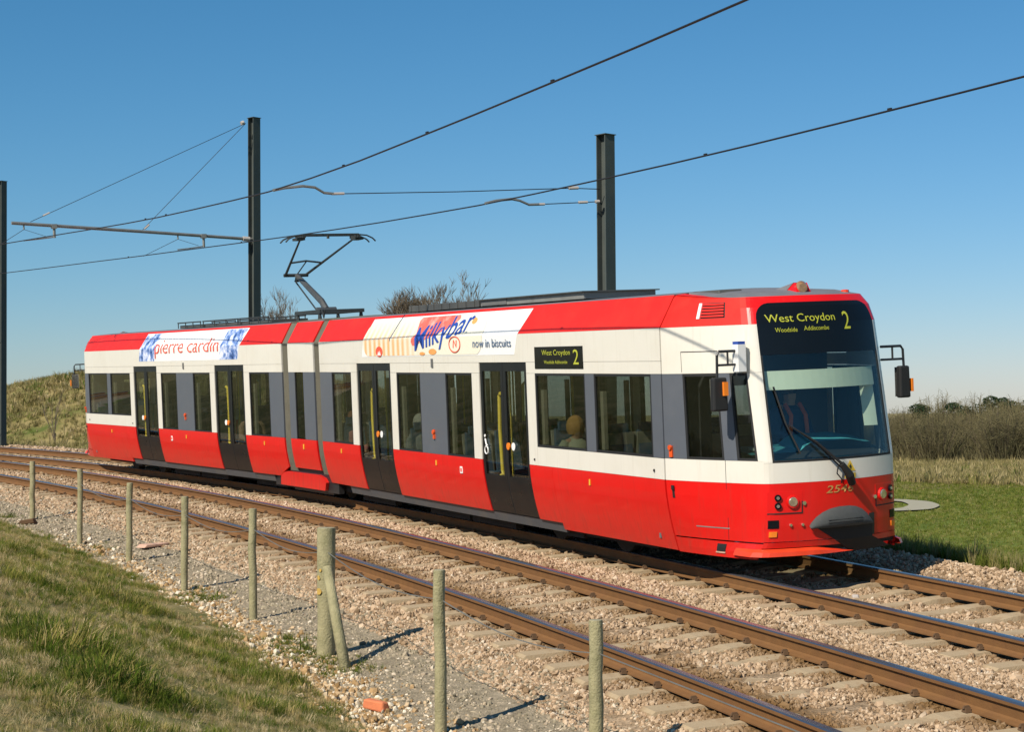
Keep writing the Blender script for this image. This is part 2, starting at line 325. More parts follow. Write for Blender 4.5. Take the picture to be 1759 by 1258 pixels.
def text2d(body, w=None, h=None, bold=0.0, shear=0.0, res=3):
    cu = bpy.data.curves.new('lettering', 'FONT'); cu.body = body; cu.size = 1; cu.offset = bold; cu.shear = shear; cu.resolution_u = res
    to = bpy.data.objects.new('lettering', cu); C.objects.link(to)
    bpy.context.view_layer.update()
    me = bpy.data.meshes.new_from_object(to.evaluated_get(bpy.context.evaluated_depsgraph_get()))
    bm = bmesh.new(); bm.from_mesh(me); bpy.data.objects.remove(to); bpy.data.curves.remove(cu); bpy.data.meshes.remove(me)
    xs = [v.co.x for v in bm.verts]; ys = [v.co.y for v in bm.verts]
    x0, x1, y0, y1 = min(xs), max(xs), min(ys), max(ys)
    sy = h / (y1 - y0) if h else None; sx = w / (x1 - x0) if w else sy
    if sy is None: sy = sx
    for v in bm.verts: v.co = ((v.co.x - x0) * sx, (v.co.y - y0) * sy, 0)
    return bm
def text_mesh(bm, fn, name, m, cuts=(), ycut=None):
    """map a flat lettering bmesh (x, y) through fn(x, y) -> 3D"""
    for x in cuts: bmesh.ops.bisect_plane(bm, geom=bm.verts[:] + bm.edges[:] + bm.faces[:], plane_co=(x, 0, 0), plane_no=(1, 0, 0))
    if ycut is not None: bmesh.ops.bisect_plane(bm, geom=bm.verts[:] + bm.edges[:] + bm.faces[:], plane_co=(0, ycut, 0), plane_no=(0, 1, 0))
    for v in bm.verts: v.co = fn(v.co.x, v.co.y)
    me = bpy.data.meshes.new(name); bm.to_mesh(me); bm.free(); me.materials.append(MT[m] if isinstance(m, str) else m); return me
# ---------------------------------------------------------------- terrain
def zT0(x, y): return -0.0268 * x + 0.0487 * y
def smooth(t): t = np.clip(t, 0, 1); return t * t * (3 - 2 * t)
def wnoise(x, y, sc, seed=0):
    r = np.random.default_rng(seed); out = np.zeros_like(x)
    for k in range(7):
        a = r.uniform(0, 2 * PI); f = sc * r.uniform(.6, 1.9); p = r.uniform(0, 6.28, 2)
        out += np.sin((x * math.cos(a) + y * math.sin(a)) * f + p[0]) * np.cos((y * math.cos(a) - x * math.sin(a)) * f * .8 + p[1])
    return out / 7
def ground_h(x, y):
    x = np.asarray(x, float); y = np.asarray(y, float)
    ex, ey = x - (CX - .115), y - (CY + .17)
    rad = np.hypot(ex, ey); rho = rad - RC; s = np.arctan2(ex, ey) * RC
    D = np.hypot(x - CAMW[0], y - CAMW[1])
    F = -1.45 - .0042 * np.clip(D, 0, 260)
    # height of the track plane at the ring next to this point
    xr = CX + np.sin(s / RC) * (RC + np.clip(rho, -6.5, 2.4)); yr = CY + np.cos(s / RC) * (RC + np.clip(rho, -6.5, 2.4))
    zr = np.clip(zT0(xr, yr), -2.5, 2.2)
    t = smooth((rho - 2.5) / 5.5)
    out = (1 - t) * (zr - .28) + t * F
    hill = (5.15 * smooth((rho - 2.2) / 14) + .5 * wnoise(x, y, .35, 3) * smooth((rho - 4) / 8)) * (1 - smooth((rho - 24) / 25)) * np.exp(-((s + 52) / 16.5) ** 2)
    out = out + hill
    b = -.02 + 1.12 * smooth((-6.35 - rho) / 4.6) ** .8 + .07 * wnoise(x, y, 2.2, 5) * smooth((-6.4 - rho) / .8)
    near = zr - .14 + b
    out = np.where(rho < -6.3, near, np.where(rho < 2.45, zr - .30, out))
    return out
def fgrid(xs, ys): 
    X, Y = np.meshgrid(xs, ys); Z = ground_h(X, Y); return X, Y, Z
def axis(lo, hi, near, far, c0, c1):
    a = list(np.arange(c0, c1 + .01, near)); x = c1; st = near
    while x < hi: st = min(st * 1.18, far); x += st; a.append(x)
    x = c0; st = near
    while x > lo: st = min(st * 1.18, far); x -= st; a.insert(0, x)
    return np.array(a)
gx = axis(-2600, 1500, .75, 220, -40, 34); gy = axis(-1500, 2600, .75, 220, -22, 26)
X, Y, Z = fgrid(gx, gy)
me = bpy.data.meshes.new('ground'); nv = X.size
verts = np.stack([X, Y, Z], -1).reshape(-1, 3); nxx, nyy = len(gx), len(gy)
ii = (np.arange(nyy - 1)[:, None] * nxx + np.arange(nxx - 1)[None]).reshape(-1)
fc = np.stack([ii, ii + 1, ii + nxx + 1, ii + nxx], -1)
me.from_pydata(verts.tolist(), [], fc.tolist())
cen = verts[fc].mean(1)
Dv = (cen[:, 0] - CAMW[0]) * Ff.x + (cen[:, 1] - CAMW[1]) * Ff.y
lat = (cen[:, 0] - CAMW[0]) * Rr_.x + (cen[:, 1] - CAMW[1]) * Rr_.y
ex, ey = cen[:, 0] - CX, cen[:, 1] - CY; rh = np.hypot(ex, ey) - RC; ss = np.arctan2(ex, ey) * RC
mi = np.zeros(len(fc), int)
mi[(Dv > 72 + 1.2 * np.sin(lat * .35)) & (rh > 2)] = 1
mi[(rh > 1.5) & (ss < -24) & (rh < 60)] = 2
mi[rh < -6.1] = 3
for m in ('field', 'rough', 'hill', 'bankground'): me.materials.append(MT[m])
me.polygons.foreach_set('material_index', mi); me.polygons.foreach_set('use_smooth', [True] * len(fc)); me.update()
tag(link('ground', me), kind='structure')
# track bed: sheet in (s, rho) in the track frame
def bed_z(rho):
    pts = [(-6.7, -.17), (-6.2, -.15), (-5.2, -.13), (-4.9, -.10), (-4.75, -.045), (-4.2, -.025), (-2.6, -.025), (-2.2, -.05), (-1.8, -.075), (-1.35, -.17), (-1.0, -.205), (1.0, -.205), (1.35, -.18), (1.65, -.12), (2.1, -.11), (2.45, -.20), (3.1, -.62)]
    return float(np.interp(rho, [p[0] for p in pts], [p[1] for p in pts]))
def bed_sheet(name, r0, r1, s0, s1, ds, dr, m, dz=0):
    mb = MB(); nu = max(1, int((s1 - s0) / ds)); nv_ = max(1, int((r1 - r0) / dr))
    def fn(u, v):
        s = s0 + u * (s1 - s0); r = r0 + v * (r1 - r0)
        return TP(s, r, bed_z(r) + dz + .012 * math.sin(s * 3.1 + r * 5) * math.cos(r * 4 - s * 1.7))
    mb.grid(fn, nu, nv_); return tag(link(name, mb.mesh(name, M_(m), True)), kind='structure', track=True)
bed_sheet('track_bed', -5.0, 3.1, -95, 40, .5, .25, 'ballast')
bed_sheet('gravel_path', -6.75, -4.95, -95, 40, .5, .25, 'cess', .008)
# ---------------------------------------------------------------- tracks
def rail_profile():
    # (lateral, height) of a flat-bottom rail, head top at 0
    h = [(-.036, -.012), (-.028, -.001), (0, 0), (.028, -.001), (.036, -.012), (.035, -.036), (.012, -.048), (.009, -.12), (.022, -.133), (.070, -.145), (.070, -.156), (-.070, -.156), (-.070, -.145), (-.022, -.133), (-.009, -.12), (-.012, -.048), (-.035, -.036)]
    return h
def make_rail(parent, rho, z0, s0, s1):
    pr = rail_profile(); n = len(pr); mb = MB(); N = int((s1 - s0) / .8)
    vs = [TP(s0 + (s1 - s0) * i / N, rho + a, z0 + b) for i in range(N + 1) for a, b in pr]
    mb.v = [tuple(v) for v in vs]
    for i in range(N):
        for k in range(n):
            mb.f.append((i * n + k, i * n + (k + 1) % n, (i + 1) * n + (k + 1) % n, (i + 1) * n + k)); mb.m.append(1 if k in (0, 1, 2, 3) else 0)
    return part('rail', mb, ['railrust', 'railtop'], parent)
def sleeper_mesh():
    mb = MB(); L, Wd = 2.5, .26
    def ring(x, hw, z): return [(x, -hw, z), (x, hw, z)]
    xs = [-1.25, -1.22, -.45, -.3, .3, .45, 1.22, 1.25]; zt = [-.02, 0, 0, -.022, -.022, 0, 0, -.02]
    vs = []
    for x, z in zip(xs, zt): vs += [(x, -Wd / 2, -.12), (x, -Wd / 2 + .025, z), (x, Wd / 2 - .025, z), (x, Wd / 2, -.12)]
    fs = []
    for i in range(len(xs) - 1):
        for k in range(3): fs.append((i * 4 + k, i * 4 + k + 1, i * 4 + k + 5, i * 4 + k + 4))
    fs += [(0, 3, 2, 1), (28, 29, 30, 31)]
    mb.add([(x, y, z) for x, y, z in vs], fs); return mb.mesh('sleeper', M_('sleeper'))
slp = sleeper_mesh()
def make_track(rho0, z0, s0, s1, ss1, label):
    t = empty('railway_track'); tag(t, label, 'railway track', track=True)
    make_rail(t, rho0 - .752, z0, s0, s1); make_rail(t, rho0 + .752, z0, s0, s1)
    s = ss1[0]; clips = MB(); k = 0
    while s < ss1[1]:
        o = link('sleeper', slp, t); a, b = xy(s, rho0)
        o.location = (a, b, z0 - .158 + random.uniform(-.006, .004)); o.rotation_euler = (0, 0, PI / 2 + heading(s) + random.uniform(-.012, .012))
        if s > -14:
            for rr in (-.752, .752):
                for sg in (-1, 1):
                    c = TP(s + random.uniform(-.01, .01), rho0 + rr + sg * .095, z0 - .135)
                    clips.box(c, (.06, .05, .032), Matrix.Rotation(heading(s), 3, 'Z'), taper=.7)
                    clips.box(c + Vector((0, 0, .02)), (.022, .065, .02), Matrix.Rotation(heading(s), 3, 'Z'), taper=.6)
        s += .66; k += 1
    cl = part('rail_clips', clips, 'clip', t); cl['kind'] = 'stuff'
    return t
make_track(0, 0, -95, 40, (-45, 22), 'far railway track that the red and white tram stands on')
make_track(-DSP, NZ, -95, 40, (-45, 22), 'near railway track, empty, between the tram and the row of posts')
# ---------------------------------------------------------------- tram
HB, HR_, HW_, HU, HT = .323, 1.061, 2.281, 2.814, 3.19
WB = 1.31; DT = 2.43; HWID = 1.325
def inset(z):
    if z < HR_: return .125 * ((HR_ - z) / .74) ** 1.7
    if z > HU: return .22 * (z - HU) / (HT - HU)
    return 0.0
def S(x, z, s, off=0.0):
    return (x, s * (HWID - inset(z) + off), z)
def zlev(z0, z1):
    base = [.24, .32, .42, .52, .64, .78, .9, HR_, HU]
    return [z0] + [b for b in base if z0 + .02 < b < z1 - .02] + [z1]
def xf(e, z):   # an edge may be a number or a pair (bottom, top) over (z0, z1)
    return e
def panel(mb, x0, x1, z0, z1, s, off=0.0, th=.03, mi=0, skew0=0, skew1=0, surf=None):
    """curved panel on the side wall with folded-back rims; skew: shift of the edges at the bottom"""
    P = surf or S
    zs = zlev(z0, z1); nx = 1 if surf is None else 10
    def ed(z): 
        t = (z - z0) / (z1 - z0); return x0 + skew0 * (1 - t), x1 + skew1 * (1 - t)
    outer = [[P(ed(z)[0] + (ed(z)[1] - ed(z)[0]) * i / nx, z, s, off) for i in range(nx + 1)] for z in zs]
    inner = [[P(ed(z)[0] + (ed(z)[1] - ed(z)[0]) * i / nx, z, s, off - th) for i in range(nx + 1)] for z in zs]
    n = nx + 1; R = len(zs); vs = [p for r in outer for p in r] + [p for r in inner for p in r]; o = R * n
    fs = []
    for j in range(R - 1):
        for i in range(nx):
            a = j * n + i; fs.append((a, a + 1, a + n + 1, a + n)); fs.append((o + a, o + a + n, o + a + n + 1, o + a + 1))
    for j in range(R - 1):
        for c in (0, nx):
            a = j * n + c; q = (a, a + n, o + a + n, o + a); fs.append(q if c == 0 else q[::-1])
    for i in range(nx):
        for rj in (0, R - 1):
            a = rj * n + i; q = (a, o + a, o + a + 1, a + 1); fs.append(q if rj == 0 else q[::-1])
    if s > 0: fs = [f[::-1] for f in fs]
    mb.add(vs, fs, mi); return mb
# nose surface ----------------------------------------------------
NZT = [.20, .26, .33, .40, .60, 1.06, 1.30, 2.0, 2.81, 3.0, 3.12, 3.2]
NXC = [14.10, 14.12, 14.15, 14.18, 14.20, 14.215, 14.215, 14.11, 13.985, 13.92, 13.83, 13.67]
NYC = [.95, .945, .93, .90, .885, .88, .88, .875, .866, .84, .79, .70]
def nraw(u, z):
    xc = np.interp(z, NZT, NXC); yc = np.interp(z, NZT, NYC); yj = HWID - inset(z)
    sg = -1
    if u > 2: u = 4 - u; sg = 1
    if u <= 1:
        bow = .035 * math.sin(PI * max(0, min(1, u)))
        return (12.83 + u * (xc - 12.83), sg * (yj + max(0, u) * (yc - yj) + bow))
    y = yc * (2 - u)
    return (xc + .205 * (1 - (y / yc) ** 2), sg * y)
def N(u, z, s=0, off=0.0):
    pts = [nraw(u + d, z) for d in (-.07, -.035, 0, .035, .07)]
    p = np.mean(pts, 0); a, b = np.array(nraw(u - .03, z)), np.array(nraw(u + .03, z)); t = b - a; t /= np.linalg.norm(t)
    nrm = np.array([t[1], -t[0]])
    if s > 0: p = p * np.array([1, -1]); nrm = nrm * np.array([1, -1])
    p = p + nrm * off
    return (float(p[0]), float(p[1]), z)
def npan(mb, u0, u1, z0, z1, s=-1, off=0.0, th=.03, nu=12, mi=0, l0=None, l1=None, zs=None):
    """patch of the nose; l0/l1 give the edge u as functions of z"""
    zz = zs or ([z0] + [q for q in NZT if z0 + .02 < q < z1 - .02] + [z1]); 
    e0 = l0 or (lambda z: u0); e1 = l1 or (lambda z: u1)
    n = nu + 1; R = len(zz); vs = []
    for o_ in (off, off - th):
        for z in zz:
            a, b = e0(z), e1(z)
            for i in range(n): vs.append(N(a + (b - a) * i / nu, z, s, o_))
    o = R * n; fs = []
    for j in range(R - 1):
        for i in range(nu):
            a = j * n + i; fs.append((a, a + 1, a + n + 1, a + n)); fs.append((o + a, o + a + n, o + a + n + 1, o + a + 1))
        for c in (0, nu):
            a = j * n + c; q = (a, a + n, o + a + n, o + a); fs.append(q if c == 0 else q[::-1])
    for i in range(nu):
        for rj in (0, R - 1):
            a = rj * n + i; q = (a, o + a, o + a + 1, a + 1); fs.append(q if rj == 0 else q[::-1])
    if s > 0: fs = [f[::-1] for f in fs]
    mb.add(vs, fs, mi); return mb
tram = empty('tram'); tag(tram, 'red and white articulated tram with raised pantograph running on the far track', 'tram', track=True)
I4 = Matrix.Identity(4)
JX = .95 - 1.9 * math.cos(YAW / 2); JY = -1.9 * math.sin(YAW / 2)
M_MID = Matrix.Translation((.95, 0, 0)) @ Matrix.Rotation(YAW / 2, 4, 'Z') @ Matrix.Translation((-.95, 0, 0))
M_REAR0 = Matrix.Translation((JX, JY, 0)) @ Matrix.Rotation(YAW, 4, 'Z') @ Matrix.Translation((.95, 0, 0))
M_REAR = M_REAR0 @ Matrix.Rotation(PI, 4, 'Z')
def P2(name, mb, mats, subs=(), smooth=False, label=None, both=True, bevel=0):
    """one part built once and set on the front and the rear section; subs are its sub-parts"""
    me = mb.mesh(name, M_(mats), smooth); sm = [(n_, b_.mesh(n_, M_(m_), False) if isinstance(b_, MB) else b_) for n_, b_, m_ in subs]
    out = []
    for mx in ((I4, M_REAR) if both else (I4,)):
        o = part(name, me, None, tram, mx, bevel=bevel)
        if label: o['label'] = label
        for n_, m_ in sm: link(n_, m_, o)
        out.append(o)
    return out
for s in (-1, 1):
    for a, b, lo, sk in ( (4.365, 7.775, HB, 0), (9.288, 9.95, HB, 0), (9.95, 12.822, .235, 0)):
        P2('red_side_panel', panel(MB(), a + .004, b - .004 if b != 9.95 else b, lo, HR_, s, 0, .03, skew0=sk), 'red')
    for mx, dn in ((I4, .06), (M_REAR, .55)):
        t = panel(MB(), 1.0, 2.842, .52, HR_, s, 0, .03); panel(t, 1.0, 2.842, HB, .52, s, 0, .03, skew0=dn); part('red_side_panel', t, 'red', tram, mx)
    for a, b in ((1.9, 2.846), (2.846, 4.365), (4.365, 7.775), (7.775, 9.95)):
        P2('sill_strip', panel(MB(), a + .003, b - .003, .19, HB - .004, s, -.03, .03), 'skirt')
    P2('white_upper_panel', panel(MB(), .995, 12.822, DT + .004, HU, s), 'white')
    for a, b in ((.995, 2.842), (4.369, 7.771), (9.292, 12.822)):
        P2('white_upper_panel', panel(MB(), a, b, HW_ + .004, DT, s, -.0015), 'white')
    for a, b in ((2.569, 2.842), (4.369, 4.629), (7.513, 7.771), (9.292, 9.548)):
        P2('white_post', panel(MB(), a + .003, b - .003, HR_ + .003, HW_, s), 'white')
    P2('white_waist_panel', panel(MB(), 9.551, 12.822, HR_ + .003, WB - .003, s), 'white')
    for a, b, z0 in ((.995, 1.605, HR_), (5.588, 6.561, HR_), (10.943, 11.186, WB), (12.582, 12.822, WB)):
        P2('grey_panel', panel(MB(), a + .002, b - .002, z0 + .003, HW_, s, -.002), 'grey')
    for a, b, z0 in ((1.605, 2.569, HR_), (4.629, 5.588, HR_), (6.561, 7.513, HR_), (9.548, 10.943, WB), (11.186, 12.582, WB)):
        fr = MB(); w = .028
        for q in ((a, b, z0, z0 + w), (a, b, HW_ - w, HW_), (a, a + w, z0 + w, HW_ - w), (b - w, b, z0 + w, HW_ - w)): panel(fr, *q, s, -.004, .05)
        rv = MB(); panel(rv, a + .02 if s < 0 else b - .10, a + .10 if s < 0 else b - .02, z0 + w, HW_ - .22, s, -.07, .05)
        P2('window', panel(MB(), a + w, b - w, z0 + w, HW_ - w, s, -.016, .008), 'glass', subs=[('window_frame', fr, 'rubber'), ('window_reveal', rv, 'reveal')])
    P2('roof_cove_panel', panel(MB(), .995, 12.822, HU + .003, HT, s), 'roofred')
    # doors: two black leaves with glass, rubber edge, grab rails
    for a, b in ((2.846, 4.365), (7.775, 9.288)):
        fr = MB(); mid = (a + b) / 2; gl = MB(); low = MB(); w = .075
        for x0, x1 in ((a + .006, mid - .012), (mid + .012, b - .006)):
            for q in ((x0, x1, .78, .86), (x0, x1, DT - .12, DT - .004), (x0, x0 + w, .86, DT - .12), (x1 - w, x1, .86, DT - .12)): panel(fr, *q, s, -.012, .04)
            panel(gl, x0 + w, x1 - w, .86, DT - .12, s, -.022, .008)
            panel(low, x0, x1, HB + .01, .78, s, -.012, .04)
        seam = panel(MB(), mid - .012, mid + .012, HB + .01, DT - .004, s, -.016, .03)
        sg = -1 if s < 0 else 1
        hr = MB(); xr = mid - .27 if s < 0 else mid + .27
        hr.tube([(xr + .06, s * 1.26, 2.0), (xr, s * 1.25, 1.97), (xr - .02, s * 1.25, 1.5), (xr + .01, s * 1.245, .92), (xr + .03, s * 1.245, .88), (xr - .04, s * 1.26, .84)], .026, 8)
        bt = MB(); bt.disc(S(mid + .12, 1.28, s, -.010), (0, s, 0), .05, .018, 12)
        st = MB(); st.disc(S(mid + .26, 1.28, s, -.012), (0, s, 0), .055, .006, 14)
        subs = [('door_glass', gl, 'doorglass'), ('door_kick_panel', low, 'doorblack'), ('door_seal', seam, 'rubber'), ('handrail', hr, 'handrail'), ('push_button', bt, 'amber'), ('round_sticker', st, 'adwhite')]
        P2('side_door', fr, 'doorblack', subs=subs)
    # small fittings
    for x, z, m, nm, dx, dz in ((6.08, 1.36, 'redlens', 'side_marker_lamp', .05, .14), (10.98, .925, 'yellow', 'reflector', .022, .075), (6.1, .93, 'yellow', 'reflector', .022, .075), (1.95, .93, 'yellow', 'reflector', .022, .075), (12.6, 1.16, 'black', 'key_lock', .025, .03), (6.1, 2.43, 'lining', 'small_vent', .07, .13), (9.46, 1.14, 'black', 'key_lock', .025, .025)):
        mb = MB(); c = S(x, z, s, .008); mb.box(c, (dx, .03 if 'lamp' in nm else .012, dz), taper=.9)
        if 'lamp' in nm: mb.disc(S(x, z + .03, s, .015), (0, s, 0), .034, .02, 10)
        P2(nm, mb, m)
    mb = MB(); mb.box(S(7.0, .87, s, .002), (.09, .006, .10)); mb2 = MB(); mb2.box(S(7.0, .87, s, .006), (.045, .006, .055)); P2('jacking_point_plate', mb, 'adwhite', subs=[('plate_centre', mb2, 'orange')])
# roof skin, end walls, floor, ceiling
def roofz(y): return HT + .055 * (1 - (y / 1.105) ** 2)
mb = MB(); mb.grid(lambda u, v: (.995 + u * 11.83, -1.105 + v * 2.21, roofz(-1.105 + v * 2.21) + .001), 1, 12); P2('roof', mb, 'roof', smooth=True)
mb = MB(); mb.box((6.9, 0, .335), (11.8, 2.30, .03)); P2('floor', mb, 'floor')
mb = MB(); mb.box((6.7, 0, 2.52), (11.3, 2.40, .03)); P2('ceiling', mb, 'lining')
mb = MB(); mb.box((12.5, -.85, 1.43), (.04, .75, 2.15)); mb.box((12.5, .85, 1.43), (.04, .75, 2.15)); mb.box((12.5, 0, 2.3), (.04, .95, .42)); P2('cab_partition', mb, 'lining')
mb = MB()
mb.box((6.6, 0, .24), (11.0, 2.05, .15)); mb.box((4.6, 0, .12), (5.6, 1.2, .16)); [mb.box((x, sg * .86, .12), (1.5, .12, .14)) for x in (2.6, 5.6, 7.2) for sg in (-1, 1)]; P2('underframe', mb, 'under')  # lower dark boxes added to blacken the shaded gap under the tram
def wheelset(mb, x):
    for sg in (-1, 1):
        mb.disc((x, sg * .68, .315), (0, sg, 0), .315, .12, 24); mb.disc((x, sg * .66, .315), (0, sg, 0), .345, .025, 24)
    mb.tube([(x, -.7, .315), (x, .7, .315)], .06, 8)
for x in (9.1, 10.9):
    mb = MB(); wheelset(mb, x); P2('wheelset', mb, 'under')
mb = MB()
for sg in (-1, 1): mb.box((10, sg * .95, .30), (2.6, .12, .2), taper=.9); mb.box((10, sg * .95, .19), (.5, .2, .12))
P2('bogie_frame', mb, 'under')
# seats
def seat_mb(x, y, d, z=.35):
    a = MB(); a.box((x, y, z + .43), (.42, .44, .08)); a.box((x - d * .22, y, z + .74), (.07, .42, .62), Matrix.Rotation(-d * .12, 3, 'Y'), taper=.85); a.box((x - d * .22, y, z + 1.08), (.05, .28, .12))
    b = MB(); b.box((x, y, z + .2), (.12, .3, .4)); b.box((x - d * .265, y, z + .72), (.02, .43, .62), Matrix.Rotation(-d * .12, 3, 'Y')); return a, b
for x, d, z in ((1.9, 1, .35), (5.0, 1, .35), (6.1, -1, .35), (7.1, 1, .35), (10.0, 1, .5), (10.85, -1, .5), (11.35, 1, .5), (12.15, -1, .5)):
    for y in (-.98, -.5, .5, .98):
        a, b = seat_mb(x, y, d, z); P2('passenger_seat', a, 'seat', subs=[('seat_shell', b, 'seatframe')])
for x in (2.6, 4.6, 7.5, 9.45):
    for y in (-.72, .72):
        mb = MB(); mb.tube([(x, y, .35), (x, y, 2.5)], .017, 8); P2('grab_pole', mb, 'handrail')
# ---- nose parts
LU = lambda xq: (lambda z: (xq - 12.83) / (np.interp(z, NZT, NXC) - 12.83))
zside = lambda a, b: [a] + [q for q in (.24, .33, .42, .52, .64, .78, .9, 1.06, 1.3, 1.6, 2.0, 2.281, 2.5, 2.81, 2.9, 3.0, 3.08, 3.12) if a + .015 < q < b - .015] + [b]
WSU = 1.095
for s in (-1, 1):
    P2('red_cab_side', npan(MB(), .006, 1.0, .415, HR_, s, zs=zside(.415, HR_), nu=14, l1=lambda z: 1.0), 'red')
    P2('cab_skirt', npan(MB(), .006, 1.0, .245, .398, s, zs=[.225, .30, .398], nu=14), 'orange' if False else 'red')
    P2('white_cab_waist', npan(MB(), .006, 1.0, HR_ + .002, WB, s, zs=[HR_ + .002, 1.2, WB], nu=14), 'white')
    P2('white_cab_upper', npan(MB(), .006, 1.0, HW_ + .003, HU, s, zs=zside(HW_ + .003, HU), nu=14), 'white')
    P2('red_cab_cove', npan(MB(), .006, 1.0, HU + .003, 3.12, s, zs=zside(HU + .003, 3.12), nu=14), 'roofred')
    # cab side windows
    e = [.004, .255, .64, .76]
    P2('grey_panel', npan(MB(), e[0], e[1], WB + .003, HW_, s, off=-.002, nu=3), 'grey')
    P2('grey_mullion', npan(MB(), e[2], e[3], WB + .003, HW_, s, off=-.002, nu=2), 'grey')
    for a, b in ((e[1], e[2]), (e[3], None)):
        l1 = (lambda z, b=b: b) if b else (lambda z: .945 - .015 * (z - 1.3))
        fr = MB(); w = .02
        npan(fr, 0, 0, WB, WB + .03, s, -.004, .04, 5, l0=lambda z, a=a: a, l1=l1); npan(fr, 0, 0, HW_ - .03, HW_, s, -.004, .04, 5, l0=lambda z, a=a: a, l1=l1)
        npan(fr, 0, 0, WB + .03, HW_ - .03, s, -.004, .04, 1, l0=lambda z, a=a: a, l1=lambda z, a=a: a + w); npan(fr, 0, 0, WB + .03, HW_ - .03, s, -.004, .04, 1, l0=lambda z, l1=l1: l1(z) - w, l1=l1)
        P2('cab_side_window', npan(MB(), 0, 0, WB + .03, HW_ - .03, s, -.015, .008, 5, l0=lambda z, a=a: a + w, l1=lambda z, l1=l1: l1(z) - w), 'glass', subs=[('window_frame', fr, 'rubber')])
    P2('white_corner_pillar', npan(MB(), 0, 0, 1.289, HW_ + .001, s, nu=8, l0=lambda z: .947 - .015 * (z - 1.3) if z > WB else 1.0, l1=lambda z: WSU, zs=[1.289, WB - .001, WB + .002, 1.6, 2.0, HW_ + .001]), 'white')
    # cab door outline, slot, lamp, handle
    mb = MB(); 
    npan(mb, .645, .649, .42, WB, s, .0015, .004, 1); npan(mb, .25, .66, 2.525, 2.535, s, .0015, .004, 5); npan(mb, .25, .254, 2.30, 2.525, s, .0015, .004, 1)
    P2('cab_door_seam', mb, 'rubber')
    mb = MB(); npan(mb, .30, .66, .545, .557, s, .003, .006, 5); P2('cab_door_step_edge', mb, 'box')
    mb = MB(); npan(mb, .075, .10, .86, 1.0, s, .004, .01, 2); mb.box(N(.088, .98, s, .01), (.05, .012, .05)); P2('door_lock_slot', mb, 'black')
    mb = MB(); npan(mb, .07, .105, 1.33, 1.46, s, .018, .02, 2); mb.disc(N(.087, 1.44, s, .015), (0, s, 0), .03, .02, 10); P2('side_marker_lamp', mb, 'redlens')
    mb = MB(); npan(mb, .53, .63, .285, .372, s, .004, .01, 3); P2('step_opening', mb, 'rubber', subs=[('step_lip', npan(MB(), .525, .635, .268, .283, s, .01, .02, 3), 'slab')])
    # louvre on the cove
    lv = MB(); npan(lv, .44, .475, 2.90, 3.075, s, .012, .012, 1); subs = [('louvre_surround', lv, 'adwhite')] if s < 0 else []
    sl = MB(); npan(sl, .48, .76, 2.90, 3.075, s, .002, .004, 4); 
    for k in range(5):
        z = 2.915 + k * .033; b = npan(MB(), .49, .75, z, z + .019, s, .016, .014, 4); subs.append(('louvre_slat', b, 'roofred'))
    P2('roof_louvre', sl, mat_dark := 'rubber', subs=subs)
# front face (u from 1 to 3, built from the camera side to the far side)
P2('red_front_panel', npan(MB(), 1.0, 3.0, .42, HR_, nu=40, zs=[.42, .5, .6, .75, .9, HR_]), 'red')
P2('white_front_panel', npan(MB(), 1.0, 3.0, HR_ + .002, 1.287, nu=40, zs=[HR_ + .002, 1.18, 1.287]), 'white')
def wsl(z):   # windscreen's left edge with a rounded top corner
    top = 3.045; r = .16
    if z > top - r: 
        q = (z - (top - r)) / r; return WSU + .17 * (1 - math.sqrt(max(0, 1 - q * q)))
    return WSU
ztop = [2.62, 2.75, HU, 2.885, 2.93, 2.97, 3.0, 3.02, 3.037, 3.045]
disp = npan(MB(), 0, 0, 2.47, 3.045, off=.0, zs=[2.47, 2.55] + ztop, nu=30, l0=wsl, l1=lambda z: 4 - wsl(z))
subs = []
def nfront(y, z, off=0.0):
    yc = float(np.interp(z, NZT, NYC)); return N(2 + y / yc, z, -1, off)
def front_text(body, y0, z0, w, h, **k):
    return text_mesh(text2d(body, w, h, **k), lambda x, y: nfront(y0 + x, z0 + y, .006), 'lettering', 'led', cuts=[w * i / 8 for i in range(1, 8)])
subs.append(('lettering', front_text('West Croydon', -.685, 2.80, .84, .115), None))
subs.append(('lettering', front_text('2', .27, 2.725, .10, .20), None))
subs.append(('lettering', front_text('Woodside', -.60, 2.715, .25, .050), None))
subs.append(('lettering', front_text('Addiscombe', -.27, 2.725, .32, .050), None))
P2('destination_display', disp, 'gloss', subs=subs)
ws = npan(MB(), WSU, 4 - WSU, 1.31, 2.47, off=-.002, th=.008, nu=30)
fr = MB(); npan(fr, WSU, 4 - WSU, 1.289, 1.312, off=.001, th=.03, nu=30); npan(fr, WSU, WSU + .022, 1.312, 2.47, off=.001, th=.03, nu=1); npan(fr, 4 - WSU - .022, 4 - WSU, 1.312, 2.47, off=.001, th=.03, nu=1)
P2('windscreen', ws, 'cabglass', subs=[('windscreen_seal', fr, 'rubber')])
for s in (-1, 1):
    P2('white_screen_surround', npan(MB(), 0, 0, HW_ + .004, HU, s, nu=4, l0=lambda z: 1.0, l1=lambda z: WSU), 'white')
    P2('red_screen_surround', npan(MB(), 0, 0, HU + .001, 3.045, s, nu=8, zs=[HU + .001] + ztop[3:], l0=lambda z: 1.0, l1=wsl), 'red')
P2('red_brow', npan(MB(), 1.0, 3.0, 3.046, 3.12, nu=40, zs=[3.046, 3.085, 3.12]), 'red')
